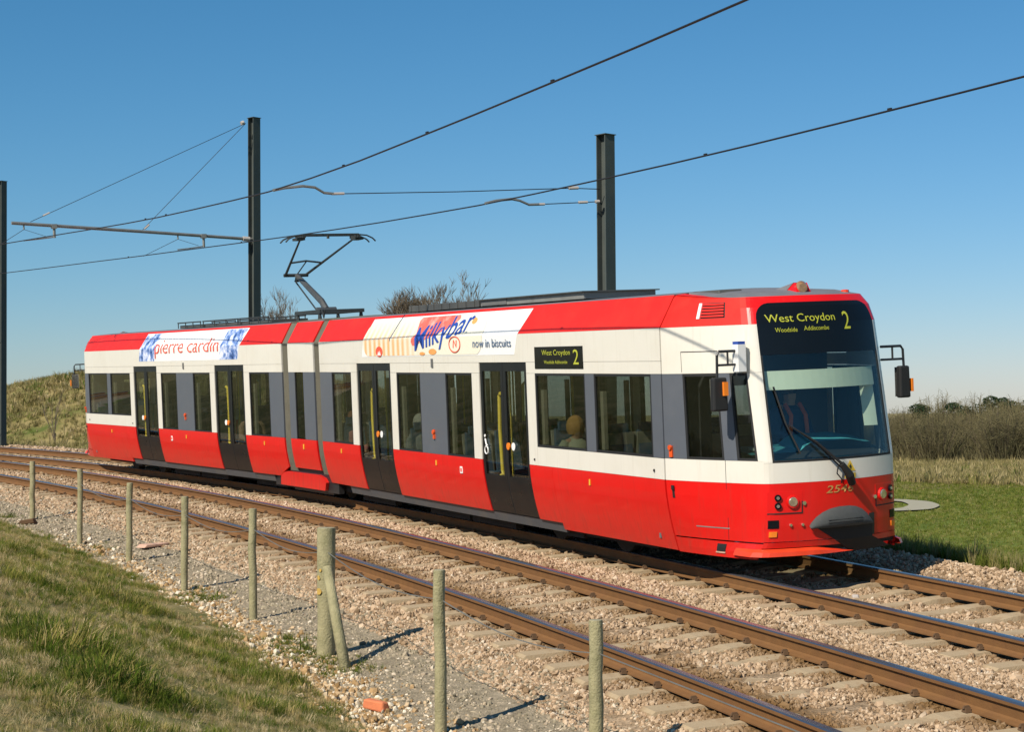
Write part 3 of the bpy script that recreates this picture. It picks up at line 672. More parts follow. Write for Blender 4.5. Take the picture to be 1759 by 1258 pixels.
# cab roof cap
mb = MB(); K = 48
ring = [Vector(N(.006 + (3.994 - .006) * i / K, 3.12)) for i in range(K + 1)]
def cap(u, v):
    p = ring[round(u * K)]; c = Vector((12.9, p.y * .86, 3.20)); q = p.lerp(Vector((12.83 + (p.x - 12.83) * .72, p.y * .8, 3.185)), v) if v < 1 else Vector((12.83 + (p.x - 12.83) * .72, p.y * .8, 3.185)); return q
mb.grid(cap, K, 1)
rg = [cap(i / K, 1) for i in range(K + 1)]; mb.add([(12.83, q.y, roofz(q.y) if abs(q.y) < 1.1 else 3.19) for q in rg] + rg, [(i, i + 1, K + 2 + i, K + 1 + i) for i in range(K)])
P2('cab_roof', mb, 'roof', smooth=True)
for s in (-1, 1):
    mb = MB(); mb.grid(lambda a, b: N(.006 + a * .9, 3.12 + b * .07 * (1 - a) ** 1.3, s) if b < 1 else (lambda q: (q[0], q[1] * (1 - .02), q[2]))(N(.006 + a * .9, 3.12 + .07 * (1 - a) ** 1.3, s)), 12, 2); mb.grid(lambda a, b: (lambda q: (q[0], q[1] * (1 - .12 * b), q[2] + .012 * b - .02 * b * a))(N(.006 + a * .9, 3.12 + .07 * (1 - a) ** 1.3, s)), 12, 1); P2('roof_shoulder', mb, 'roofred')
# gutter strip closing between cove top (3.12..3.19) at the joint
# bumper lip
def lipfn(u, v):
    # v: 0 top inner, .35 top outer edge, .75 bottom edge, 1 under
    uu = .74 + u * 2.44; q = 1.0
    if uu < 2.3: q = min(1, (2.19 - uu) / .55)
    k = max(0, min(1, (uu - .74) / .3, (3.12 - uu) / .12)); q = max(.05, q); zz, of = [(.262 + .078 * q, .0), (.262 + .05 * q, .012 + .05 * k * q), (.262, .025 + .06 * k * q), (.252, -.05)][min(3, int(round(v * 3)))]
    return N(uu, zz, -1, of)
for a, b, nm in ((0, .59, 'bumper_lip'), (.90, .975, 'bumper_lip')):
    mb = MB(); mb.grid(lambda u, v: lipfn(a + (b - a) * u, v), 20, 3); P2(nm, mb, 'orange')  # orange here paints in the sun caught by the red lip
P2('lower_front_panel', npan(MB(), 1.0, 3.0, .30, .345, off=-.02, nu=40, zs=[.30, .345]), 'under')
P2('red_front_panel', npan(MB(), 1.0, 3.0, .349, .412, off=0, nu=40, zs=[.349, .412]), 'red')
# headlight clusters
for s in (-1, 1):
    yb = .66 * s
    rec = MB(); w2 = .20
    def R4(y0, y1, z0, z1, off, th, mb, m=0):
        yc = .88; npan(mb, 2 + y0 / yc, 2 + y1 / yc, z0, z1, -1, off, th, 5, mi=m)
    lo, hi = (yb - .20, yb + .17) if s < 0 else (yb - .17, yb + .20)
    sh = MB(); R4(lo, hi, .725, .738, .006, .01, sh); R4(hi - .012 if s < 0 else lo, hi if s < 0 else lo + .012, .738, .86, .006, .01, sh)
    R4(lo, hi, .738, .97, .004, .008, rec)
    hy = .60 * s; rim = MB(); c = Vector(nfront(hy, .855, .006)); rim.disc(c, (1, .25 * s, 0), .072, .022, 20, r2=.066)
    bowl = MB(); bowl.disc(c + Vector((.014, .004 * s, 0)), (1, .25 * s, 0), .060, .016, 20, r2=.045)
    subs = [('lamp_rim', rim, 'adpink' if False else 'red'), ('lamp_lens', bowl, 'lens'), ('recess_edge', sh, 'rubber')]
    for z in (.905, .815):
        t = MB(); c2 = Vector(nfront(.755 * s, z, .004)); t.disc(c2, (1, .5 * s, 0), .038, .018, 14); t2 = MB(); t2.disc(c2 + Vector((.012, .006 * s, 0)), (1, .5 * s, 0), .018, .014, 10)
        subs += [('small_lamp', t, 'gloss'), ('lamp_bulb', t2, 'chrome')]
    t = MB(); t.disc(nfront(.475 * s, .835, .006), (1, 0, 0), .022, .012, 10); subs.append(('small_socket', t, 'chrome'))
    P2('headlight', rec, 'red', subs=subs)
    t = MB(); R4(.80 * s - .055, .80 * s + .055, .57, .66, .006, .012, t); t2 = MB(); R4(.80 * s - .04, .80 * s + .04, .475, .535, .012, .016, t2)
    P2('lower_lamp', t, 'gloss', subs=[('marker_lens', t2, 'amber')])
for yy in (-.63, -.50):
    t = MB(); t.disc(nfront(yy, .60, .002), (1, 0, 0), .016, .02, 10); P2('lifting_stud', t, 'chrome')
# coupler hood; the cavity's shade is put in as flat black patches
mb = MB()
ys = [-.42, -.40, -.34, -.26, -.16, -.05, .08, .18, .27, .34, .385, .40]
prf = [(.575, 0.0), (.61, .008), (.67, .016), (.72, .022), (.755, .026), (.77, .028), (.77, .028), (.755, .026), (.72, .022), (.67, .016), (.61, .008), (.58, 0)]
cols = []
for y, (zt, b) in zip(ys, prf):
    col = [nfront(y, .55, .02 + b)]
    for t in (0, .35, .7, .92, 1.0):
        z = .55 + (zt - .55) * t; of = (.045 + b * .9) * (1 - t ** 3) + .004; col.append(nfront(y, z, of))
    cols.append(col)
n = len(cols[0]); mb.add([p for c in cols for p in c], [(i * n + k, (i + 1) * n + k, (i + 1) * n + k + 1, i * n + k + 1) for i in range(len(cols) - 1) for k in range(n - 1)])
slat = []
for k in range(3):
    t = MB(); npan(t, 2 - .22 / .88, 2 + .22 / .88, .572 + k * .028, .579 + k * .028, off=.075 - k * .002, th=.02, nu=8); slat.append(('grille_slat', t, 'black'))
P2('coupler_cover', mb, 'mesh', subs=slat, smooth=True)
t = MB(); npan(t, 0, 0, .25, .57, off=.012, th=.02, nu=14, l0=lambda z: 2 + (-.36 + .50 * (.57 - z) / .32) / .88, l1=lambda z: 2 + (.42 + .30 * max(0, .40 - z) / .15) / .88, zs=[.25, .33, .40, .48, .57])
P2('coupler_shade_patch', t, 'rubber')
t = MB(); npan(t, 2 + .38 / .88, 2 + .46 / .88, .42, .66, off=.006, th=.01, nu=3); P2('coupler_shade_edge', t, 'black')
# warning triangle, fleet number
tri = MB(); ty, tz = .11, 1.075
tri.add([nfront(ty - .075, tz + .075, .004), nfront(ty + .075, tz + .075, .004), nfront(ty, tz + .20, .004)], [(0, 1, 2)])
tb = MB(); R4(ty - .075, ty + .075, tz, tz + .055, .004, .003, tb)
bolt = MB(); bolt.add([nfront(ty + a, tz + b, .007) for a, b in ((.012, .165), (-.02, .12), (.002, .122), (-.008, .085), (.025, .132), (.004, .130))], [(0, 1, 2, 5), (5, 2, 3, 4)])
P2('warning_triangle', tri, 'yellow', subs=[('warning_plate', tb, 'yellow'), ('lightning_bolt', bolt, 'black')])
num = text_mesh(text2d('2546', .36, .085, bold=.01, shear=.2), lambda x, y: nfront(-.215 + x, .925 + y, .005), 'fleet_number', 'gold', cuts=[.09, .18, .27])
for mx in (I4, M_REAR): part('fleet_number', num, None, tram, mx)
# wiper
mb = MB(); base = Vector(nfront(.10, 1.03, .03))
mb.tube([nfront(.10, 1.02, .04), nfront(.03, 1.12, .09), nfront(-.07, 1.25, .10)], [.045, .05, .032], 8)
mb.tube([nfront(-.07, 1.25, .10), nfront(-.33, 1.50, .09), nfront(-.60, 1.70, .05)], [.018, .012, .008], 6)
mb.tube([nfront(.02, 1.14, .06), nfront(-.30, 1.46, .05), nfront(-.56, 1.68, .04)], [.01, .008, .007], 6)
bl = MB(); bl.tube([nfront(-.70, 2.12, .03), nfront(-.62, 1.72, .03), nfront(-.50, 1.38, .03)], .012, 5)
hose = MB(); hose.tube([nfront(-.08, 1.24, .05), nfront(-.10, 1.14, .05), nfront(-.04, 1.07, .05), nfront(-.03, 1.03, .02)], .008, 6)
P2('windscreen_wiper', mb, 'rubber', subs=[('wiper_blade', bl, 'rubber'), ('washer_hose', hose, 'rubber')])
# cab interior
def dashz(u): return 1.43 + .10 * float(smooth((u - .38) / .12)) - .05 * float(smooth((u - .8) / .2))
mb = MB(); mb.grid(lambda u, v: (13.45 + v * .42, -.82 + 1.64 * u, dashz(u) - .07 * v), 20, 4); mb.grid(lambda u, v: (13.45, -.82 + 1.64 * u, .95 + v * (dashz(u) - .95)), 20, 1)
dk = MB(); dk.grid(lambda u, v: (13.87 + v * (.16 + .16 * (1 - (2 * u - 1) ** 2)), -.82 + 1.64 * u, min(1.36, dashz(u) - .07) - .05 * v), 20, 2); dk.grid(lambda u, v: (13.87, -.82 + 1.64 * u, 1.36 + v * max(0, dashz(u) - .07 - 1.36)), 20, 1)
pp = MB(); pp.box((13.78, -.62, 1.415), (.20, .22, .03)); pp.box((13.5, -.45, 1.47), (.14, .1, .06))
P2('dashboard', mb, 'teal', subs=[('dashboard_shelf', dk, 'rubber'), ('papers', pp, 'adwhite')])
mb = MB(); mb.grid(lambda u, v: nfront((-.76 + 1.50 * u), 2.08 + .21 * v, -.06), 14, 1); mb.grid(lambda u, v: nfront((-.76 + 1.50 * u), 2.08, -.06 - .08 * v), 14, 1); P2('sun_blind', mb, 'cream')
mb = MB(); mb.grid(lambda u, v: nfront(.62 + .12 * u, 1.62 + .46 * v, -.08 - .10 * (1 - u)), 2, 3); P2('inner_pillar_lining', mb, 'cream')
mb = MB(); mb.box((12.98, .15, 1.62), (.12, .5, .8), taper=.8); mb.box((13.15, .15, 1.18), (.5, .5, .12)); P2('driver_seat', mb, 'black')
# roof lamp in its red housing, roof pods, aerials
mb = MB(); mb.add([(13.55, -.12, 3.14), (13.55, .11, 3.14), (13.84, .10, 3.12), (13.84, -.11, 3.12), (13.72, -.075, 3.265), (13.72, .075, 3.265), (13.78, .075, 3.265), (13.78, -.075, 3.265)], [(0, 3, 7, 4), (3, 2, 6, 7), (2, 1, 5, 6), (1, 0, 4, 5), (4, 7, 6, 5)])
mb.add([(13.2, -.1, 3.17), (13.2, .1, 3.17), (13.6, .12, 3.15), (13.6, -.12, 3.15), (13.74, -.08, 3.27), (13.74, .08, 3.27)], [(0, 3, 4), (0, 4, 5, 1), (1, 5, 2)], 1)
l = MB(); l.disc((13.79, -.01, 3.205), (1, -.15, .05), .082, .05, 18, r2=.05)
P2('roof_headlamp', mb, ['red', 'roof'], subs=[('lamp_lens', l, 'lampamber')])
for x, y in ((13.55, -.62), (13.75, .62)):
    mb = MB(); mb.tube([(x, y, 3.12), (x, y, 3.17), (x, y, 3.175)], [.05, .045, .02], 10); P2('roof_cap', mb, 'orange')
mb = MB(); mb.box((12.98, -.62, 3.195), (.62, .34, .06), taper=.9); P2('roof_pod', mb, 'boxdark', bevel=.01)
# mirrors
def mirror(s):
    b = MB(); root = Vector(N(.93, 2.40, s, 0)); o = Vector((0, s, 0))
    if s < 0:
        a = Vector((13.98, -1.0, 2.50)); d = Vector((-.04, -.25, 0))
    else:
        a = Vector((13.98, .92, 2.47)); d = Vector((.0, .30, 0))
    z1, z2 = .03, -.12
    b.tube([a + Vector((0, 0, z1)), a + d * .95 + Vector((0, 0, z1)), a + d * 1.05 + Vector((0, 0, z1 - .04)), a + d * 1.08 + Vector((0, 0, -.30))], .016, 6)
    b.tube([a + Vector((0, 0, z2)), a + d * 1.06 + Vector((0, 0, z2))], .014, 6); b.tube([a + d * .55 + Vector((0, 0, z1)), a + d * .55 + Vector((0, 0, z2))], .012, 6)
    mt = MB(); mt.box(a + Vector((0, s * .0, -.05)), (.12, .10, .30)); 
    cap_ = MB(); cap_.box(a + Vector((0, 0, .115)), (.11, .09, .035))
    hd = MB(); c = a + d * 1.02 + Vector((.0, 0, -.44 if s < 0 else -.385)); hd.box(c, (.09, .19 if s < 0 else .15, .37), taper=.92)
    gl = MB(); gl.box(c + Vector((-.054, 0, 0)), (.006, .15, .34))
    am = MB(); am.box(c + Vector((.055 if s < 0 else .02, .05 if s < 0 else s * .105, .06 if s < 0 else -.04)), (.04, .055 if s < 0 else .025, .15))
    subs = [('mirror_bracket', b, 'black'), ('mirror_glass', gl, 'chrome'), ('amber_repeater', am, 'amber')]
    if s < 0: subs += [('bracket_mount', mt, 'adwhite'), ('mount_cap', cap_, 'adblue')]
    P2('wing_mirror', hd, 'rubber', subs=subs, bevel=.02)
mirror(-1); mirror(1)
# middle module
def MP(name, mb, mats, subs=(), smooth=False):
    o = part(name, mb, mats, tram, M_MID, smooth)
    for n_, b_, m_ in subs: part(n_, b_, m_, o)
    return o
for s in (-1, 1):
    a, b = -.60, .64
    MP('red_side_panel', panel(MB(), a, b, .52, HR_, s), 'red'); MP('white_upper_panel', panel(MB(), a, b, HW_ + .003, HU, s), 'white'); MP('roof_cove_panel', panel(MB(), a, b, HU + .003, HT, s), 'roofred')
    MP('grey_panel', panel(MB(), a, -.30, HR_ + .003, HW_, s, -.002), 'grey'); MP('grey_panel', panel(MB(), .12, b, HR_ + .003, HW_, s, -.002), 'grey')
    MP('window', panel(MB(), -.28, .10, HR_ + .02, HW_ - .02, s, -.015, .008), 'glass', [('window_frame', panel(MB(), -.30, -.28, HR_, HW_, s, -.004), 'rubber'), ('window_frame', panel(MB(), .10, .12, HR_, HW_, s, -.004), 'rubber')])
    t = MB(); pts = [(-1.42, .16), (-1.40, .34), (-1.24, .40), (-1.06, .425), (.46, .43), (.72, .385), (.82, .31), (.76, .165)]
    yo = s * 1.245
    t.add([(x, yo, z) for x, z in pts] + [(x, yo - s * .06, z) for x, z in pts], [tuple(range(8))[::-1 if s > 0 else 1], ] + [(i, (i + 1) % 8, 8 + (i + 1) % 8, 8 + i) for i in range(8)])
    MP('red_bogie_fairing', t, 'red')
    t = MB(); t.box((-.3, s * 1.13, .36), (3.1, .10, .46)); t.box((-.2, s * 1.0, .14), (1.9, .15, .14)); MP('bogie_surround', t, 'black')
    t = MB(); t.box(S(.02, .93, s, .008), (.03, .012, .09)); MP('reflector', t, 'yellow')
    # bellows: folded rubber between the sections
    for x0, x1 in ((.645, .995), (-.995, -.605)):
        t = MB(); K = 10
        def fn(u, v, x0=x0, x1=x1, s=s):
            zs = [.45, .6, .8, HR_, 1.6, 2.2, HU, 3.0, HT + .02]
            z = zs[min(8, int(round(v * 8)))]; k = int(round(u * 2 * K)); d = -.025 if k % 2 else -.055
            return S(x0 + u * (x1 - x0), z, s, d)
        t.grid(fn, 2 * K, 8)
        MP('bellows', t, 'bellows')
for x0, x1 in ((.645, .995), (-.995, -.605)):
    t = MB(); t.grid(lambda u, v: (x0 + u * (x1 - x0), -1.08 + 2.16 * v, roofz(-1.08 + 2.16 * v) + (.02 if int(round(u * 20)) % 2 else -.01)), 20, 8); MP('bellows_roof', t, 'bellows')
t = MB(); t.grid(lambda u, v: (-.64 + u * 1.28, -1.105 + v * 2.21, roofz(-1.105 + v * 2.21)), 1, 10); MP('roof', t, 'roof')
t = MB(); t.box((0, 0, .34), (1.9, 2.2, .05)); MP('floor', t, 'floor'); t = MB(); t.box((0, 0, 2.52), (1.9, 2.3, .04)); MP('ceiling', t, 'lining')
for x in (-.9, .9): t = MB(); wheelset(t, x); MP('wheelset', t, 'under')
# roof equipment (front section: two long boxes; rear section: frames)
t = MB(); t.box((5.2, -.38, 3.29), (2.75, .72, .10)); t.box((5.2, .5, 3.27), (2.75, .7, .10)); sb = []
for k in range(9): q = MB(); q.box((3.95 + k * .31, -.745, 3.295), (.012, .012, .085)); sb.append(('box_rib', q, 'boxdark'))
o = part('roof_equipment_box', t, 'boxdark', tram, bevel=.008)
for n_, b_, m_ in sb: part(n_, b_, m_, o)
t = MB(); t.box((8.3, -.2, 3.285), (3.25, 1.1, .09)); q = MB(); q.box((8.3, -.2, 3.338), (3.33, 1.18, .016)); q2 = MB(); q2.box((7.15, -.755, 3.29), (.85, .012, .075))
o = part('roof_equipment_box', t, 'box', tram, bevel=.008); part('box_lid', q, 'boxdark', o); part('pale_side_plate', q2, 'lining', o)
for x, L, m in ((-7.3, 1.4, 'boxdark'), (-5.5, 2.0, 'boxdark'), (-3.7, 1.5, 'boxdark')):
    t = MB(); t.box((x, -.25, 3.27), (L, .8, .07)); r_ = MB()
    for yy in (-.7, .1): r_.tube([(x - L / 2, yy, 3.36), (x + L / 2, yy, 3.36)], .014, 6); [r_.tube([(x + a * L, yy, 3.24), (x + a * L, yy, 3.36)], .012, 6) for a in (-.48, -.16, .16, .48)]
    o = part('roof_equipment_box', t, m, tram, M_REAR0, bevel=.008); part('box_railing', r_, 'panto', o)
# pantograph
t = MB()
for yy in (-.42, .42): t.box((-2.1, yy, 3.40), (1.5, .07, .07)); [t.tube([(x, yy, 3.22), (x, yy, 3.40)], [.045, .03], 8) for x in (-2.75, -1.45)]
for x in (-2.8, -2.1, -1.4): t.box((x, 0, 3.40), (.07, .9, .07))
t.tube([(-1.0, -.5, 3.27), (-.93, -.5, 3.42)], .015, 5); t.tube([(-1.0, -.5, 3.27), (-1.09, -.5, 3.42)], .015, 5)
base = part('pantograph', t, 'panto', tram)
t = MB(); t.tube([(-2.25, 0, 3.44), (-2.5, 0, 3.62), (-3.95, 0, 4.20)], [.075, .065, .05], 8); t.tube([(-2.25, -.2, 3.44), (-2.25, .2, 3.44)], .06, 8); part('lower_arm', t, 'steel', base)
t = MB(); t.tube([(-2.75, .0, 3.42), (-4.10, .0, 4.10)], .016, 6); part('guide_rod', t, 'panto', base)
t = MB(); t.tube([(-4.02, -.26, 4.21), (-4.02, .26, 4.21)], .035, 8); t.disc((-4.05, 0, 4.12), (0, 1, 0), .05, .06); part('knee_joint', t, 'panto', base)
t = MB()
for sg in (-1, 1): t.tube([(-4.02, sg * .22, 4.22), (-1.98, sg * .56, 4.84)], [.028, .018], 8)
t.tube([(-3.35, -.33, 4.43), (-3.35, 0, 4.47), (-3.35, .33, 4.43)], .02, 6); t.tube([(-3.9, 0, 4.24), (-3.35, 0, 4.45)], .014, 6); part('upper_arm', t, 'panto', base)
t = MB()
for dx in (-.17, .17):
    x = -1.98 + dx
    t.tube([(x, -.92, 4.76), (x, -.86, 4.82), (x, -.74, 4.875), (x, -.55, 4.895), (x, .55, 4.895), (x, .74, 4.875), (x, .86, 4.82), (x, .92, 4.76)], .016, 6)
    t.box((x, 0, 4.90), (.035, 1.15, .03)); 
for sg in (-1, 1): t.box((-1.98, sg * .56, 4.86), (.46, .06, .05)); t.box((-1.98, sg * .60, 4.82), (.3, .16, .05))
t.tube([(-1.98, 0, 4.89), (-1.98, 0, 4.83)], .03, 6)
part('collector_head', t, 'panto', base)
# side destination display and wheelchair sign
def smap(x0, z0, s=-1, off=.012): return lambda x, y: S(x0 + x, z0 + y, s, off)
disp = panel(MB(), 9.574, 10.93, 2.345, 2.632, -1, .006, .02); o = part('side_destination_display', disp, 'gloss', tram)
for body, x0, z0, w, h in (('West Croydon', 9.80, 2.50, .80, .09), ('2', 10.68, 2.40, .15, .19), ('Woodside Addiscombe', 9.86, 2.41, .66, .045)):
    link('lettering', text_mesh(text2d(body, w, h), smap(x0, z0), 'lettering', 'led'), o)
t = MB(); t.tube([S(7.90, 1.36, -1, .0), S(7.93, 1.28, -1, .0), S(7.97, 1.26, -1, 0)], .012, 6); ring_ = [Vector(S(7.93 + .055 * math.cos(a), 1.20 + .055 * math.sin(a), -1, .0)) for a in np.linspace(0, 2 * PI, 14)]; t.tube(ring_, .009, 5); t.disc(S(7.895, 1.40, -1, -.004), (0, -1, 0), .02, .01, 10)
part('wheelchair_symbol', t, 'adwhite', tram)
# adverts ------------------------------------------------------------
def adpatch(x0, x1, z0, z1, off, skew=(0, 0), round_=0):
    return panel(MB(), x0, x1, z0, z1, -1, off, .003, skew0=skew[0], skew1=skew[1])
def rot_map(x0, z0, ang, s=-1, off=.012):
    c, q = math.cos(ang), math.sin(ang); return lambda x, y: S(x0 + x * c - y * q * .4, z0 + x * q + y * c, s, off)
ad = part('roof_side_advert', adpatch(3.30, 9.20, 2.535, 3.15, .003, (-.16, -.24)), 'adwhite', tram); ad['label'] = 'white advert reading Milkybar now in biscuits'
pk = MB()
def packfn(u, v):
    z = 2.55 + v * .56; e = abs(2 * v - 1) ** 4 * .18; return S(3.22 + e + u * (7.93 - 2 * e - 3.22), z, -1, .007)
zs_ = [0, .08, .2, .35, (HU - 2.55) / .56, .65, .8, .92, 1]
vs = [packfn(i / 12, v) for v in zs_ for i in range(13)]; pk.add(vs, [(j * 13 + i, j * 13 + i + 1, j * 13 + i + 14, j * 13 + i + 13) for j in range(8) for i in range(12)])
part('biscuit_pack_print', pk, 'pack', ad)
cl = MB(); cpts = []
for z0, x0, x1 in ((2.70, 5.36, 5.52), (2.76, 5.30, 5.70), (HU, 5.33, 6.05), (2.88, 5.45, 6.35), (2.98, 5.40, 6.75), (3.08, 5.35, 6.9), (3.13, 5.42, 6.85)): cpts += [S(x0, z0, -1, .010), S(x1, z0, -1, .010)]
cl.add(cpts, [(2 * i, 2 * i + 1, 2 * i + 3, 2 * i + 2) for i in range(6)]); part('red_splash_print', cl, 'adpink', ad)
def arc_text(body, x0, z0, x1, z1, h, m, bold, shear):
    L = x1 - x0
    bm = text2d(body, L, h, bold=bold, shear=shear)
    def fn(x, y):
        t = x / L; return S(x0 + x, z0 + (z1 - z0) * t ** 1.15 + y * (1 - .12 * t), -1, .014)
    bmesh.ops.transform(bm, matrix=Matrix.Identity(4), verts=bm.verts)
    # split where the wall folds into the cove, so the letters bend with it
    for v in bm.verts: 
        t = v.co.x / L; v.co = (v.co.x, z0 + (z1 - z0) * t ** 1.15 + v.co.y * (1 - .12 * t), 0)
    bmesh.ops.bisect_plane(bm, geom=bm.verts[:] + bm.edges[:] + bm.faces[:], plane_co=(0, HU, 0), plane_no=(0, 1, 0))
    for v in bm.verts: v.co = S(x0 + v.co.x, v.co.y, -1, .014)
    me = bpy.data.meshes.new('lettering'); bm.to_mesh(me); bm.free(); me.materials.append(MT[m]); return me
link('lettering', arc_text('Milkybar', 5.45, 2.50, 7.42, 2.80, .47, 'adblue', .008, .06), ad)
link('lettering', arc_text('now in biscuits', 7.62, 2.645, 8.88, 2.645, .125, 'adslate', .006, 0), ad)
c = Vector((6.98, 0, 2.70)); t = MB(); t.tube([S(c.x + .20 * math.cos(a), c.z + .115 * math.sin(a), -1, .012) for a in np.linspace(0, 2 * PI, 25)], .009, 4); t.tube([S(c.x - .05, c.z - .05, -1, .012), S(c.x - .03, c.z + .06, -1, .012), S(c.x + .06, c.z - .04, -1, .012), S(c.x + .07, c.z + .06, -1, .012)], .008, 4)
part('round_logo_print', t, 'adred', ad)
for x, z, w, h, m in ((6.15, 2.60, .30, .09, 'adorange'), (5.75, 2.575, .22, .05, 'adorange'), (7.45, 3.03, .16, .09, 'adorange'), (3.95, 2.62, .30, .17, 'adred')):
    t = MB(); t.add([S(x + w / 2 * math.cos(a), z + h / 2 * math.sin(a), -1, .0125) for a in np.linspace(0, 2 * PI, 15)[:-1]], [tuple(range(14))]); part('biscuit_print', t, m, ad)
t = MB(); t.add([S(x, z, -1, .016) for x, z in ((3.88, 2.56), (3.93, 2.63), (3.96, 2.59), (3.99, 2.64), (4.03, 2.56))], [(0, 1, 2), (2, 3, 4), (0, 2, 4)]); part('biscuit_print', t, 'adwhite', ad)
ad2 = part('roof_side_advert', adpatch(-8.72, -2.88, 2.535, 3.15, .003, (-.16, -.22)), 'adwhite', tram, M_REAR0); ad2['label'] = 'white advert reading pierre cardin in thin red letters'
t = adpatch(-8.70, -7.75, 2.545, 3.14, .006, (-.16, -.12)); part('blue_picture_print', t, 'photo', ad2)
t = adpatch(-3.95, -2.92, 2.545, 3.14, .006, (-.10, -.20)); part('blue_picture_print', t, 'photo', ad2)
link('lettering', arc_text('pierre cardin', -7.80, 2.60, -4.10, 2.62, .42, 'adred', -.010, .0), ad2)
# passengers ----------------------------------------------------------
def person(x, y, z, d, label, hair, coat, hairlen=.0, scale=1.0):
    p = empty('person', (x, y, z)); tag(p, label, 'person', 'passengers seated in the tram', track=True); p.rotation_euler = (0, 0, 0 if d > 0 else PI)
    bm = bmesh.new(); J = {}
    def jv(n_, co): J[n_] = bm.verts.new(Vector(co) * scale)
    for n_, co in dict(pel=(0, 0, .52), sp=(-.02, 0, .72), ch=(-.03, 0, .90), nk=(-.01, 0, 1.02), hd=(.015, 0, 1.10), ht=(.02, 0, 1.21), ls=(-.03, .17, .95), le=(.04, .22, .70), lw=(.26, .13, .62), lh=(.33, .10, .61), rs=(-.03, -.17, .95), re=(.04, -.22, .70), rw=(.26, -.13, .62), rh=(.33, -.10, .61), lp=(.02, .09, .50), lk=(.44, .11, .50), la=(.42, .11, .10), lf=(.56, .11, .05), rp=(.02, -.09, .50), rk=(.44, -.11, .50), ra=(.42, -.11, .10), rf=(.56, -.11, .05)).items(): jv(n_, co)
    for a, b in ('pel sp', 'sp ch', 'ch nk', 'nk hd', 'hd ht', 'ch ls', 'ls le', 'le lw', 'lw lh', 'ch rs', 'rs re', 're rw', 'rw rh', 'pel lp', 'lp lk', 'lk la', 'la lf', 'pel rp', 'rp rk', 'rk ra', 'ra rf') if False else [q.split() for q in ('pel sp', 'sp ch', 'ch nk', 'nk hd', 'hd ht', 'ch ls', 'ls le', 'le lw', 'lw lh', 'ch rs', 'rs re', 're rw', 'rw rh', 'pel lp', 'lp lk', 'lk la', 'la lf', 'pel rp', 'rp rk', 'rk ra', 'ra rf')]: bm.edges.new((J[a], J[b]))
    rad = dict(pel=.13, sp=.12, ch=.14, nk=.052, hd=.085, ht=.08, ls=.062, le=.042, lw=.03, lh=.035, rs=.062, re=.042, rw=.03, rh=.035, lp=.085, lk=.06, la=.04, lf=.035, rp=.085, rk=.06, ra=.04, rf=.035)
    names = list(J); me = bpy.data.meshes.new('body'); bm.to_mesh(me); bm.free()
    o = link('body', me, p); md = o.modifiers.new('skin', 'SKIN')
    if not me.skin_vertices: 
        bpy.context.view_layer.update()
    for i, n_ in enumerate(names): me.skin_vertices[0].data[i].radius = (rad[n_] * scale, rad[n_] * scale)
    me.skin_vertices[0].data[0].use_root = True
    sb_ = o.modifiers.new('sub', 'SUBSURF'); sb_.levels = 1; sb_.render_levels = 1
    me.materials.append(MT['skin'])
    def ell(c, r, n=12, lo=-PI / 2):
        m_ = MB(); m_.grid(lambda u, v: (c[0] + r[0] * math.cos(u * 2 * PI) * math.cos(lo + v * (PI / 2 - lo)), c[1] + r[1] * math.sin(u * 2 * PI) * math.cos(lo + v * (PI / 2 - lo)), c[2] + r[2] * math.sin(lo + v * (PI / 2 - lo))), n, 8); return m_
    part('hair', ell((-.03, 0, 1.20 - hairlen / 2), (.125, .122, .125 + hairlen / 2), lo=-.5 - hairlen * 3), hair, p, smooth=True)
    co_ = MB(); co_.tube([(0, 0, .46), (-.01, 0, .62), (-.03, 0, .82), (-.03, 0, .96), (-.01, 0, 1.03)], [.17, .165, .185, .165, .075], 14)
    for sg in (-1, 1): co_.tube([(-.03, sg * .14, .96), (-.02, sg * .20, .90), (.04, sg * .23, .70), (.25, sg * .135, .625)], [.075, .075, .058, .045], 10)
    part('coat', co_, coat, p, smooth=True)
    tr = MB()
    for sg in (-1, 1): tr.tube([(.0, sg * .09, .50), (.44, sg * .11, .50), (.46, sg * .11, .44), (.42, sg * .11, .12)], [.10, .075, .07, .055], 10)
    part('trousers', tr, 'denim', p, smooth=True)
    return p
person(10.02, -.98, .40, 1, 'passenger with fluffy blond hair and beige coat in the window beside the display', 'hairblond', 'beige', .06)
person(10.02, -.50, .40, 1, 'passenger in a crimson top seated behind the blond passenger', 'hairdark', 'crimson')
person(10.72, .50, .50, -1, 'auburn haired passenger on the far side, nearest the driver', 'hairred', 'brown')
person(4.72, -.98, .30, 1, 'passenger with pale grey hair between the two front section doors', 'hairgrey', 'greyc', .05)
person(1.60, -.98, .28, 1, 'auburn haired passenger in a pink top in the front section window next to the bellows', 'hairred', 'pink')
a_ = M_REAR0 @ Vector((-3.35, -.98, .29)); person(a_.x, a_.y, a_.z, 1, 'auburn haired passenger in brown jacket in the rear section window by the bellows', 'hairred', 'brown')
a_ = M_REAR0 @ Vector((-10.3, -.98, .30)); person(a_.x, a_.y, a_.z, 1, 'passenger in a pink top in the rearmost window', 'hairdark', 'pink')
drv = person(13.22, .16, .84, 1, 'tram driver in dark uniform with orange straps behind the windscreen', 'hairdark', 'navy'); del drv['group']
t = MB()
for sg in (-1, 1): t.tube([(.06, sg * .10, 1.03), (.175, sg * .10, .90), (.175, sg * .12, .68)], .026, 6)
part('orange_strap', t, 'hiviz', drv)
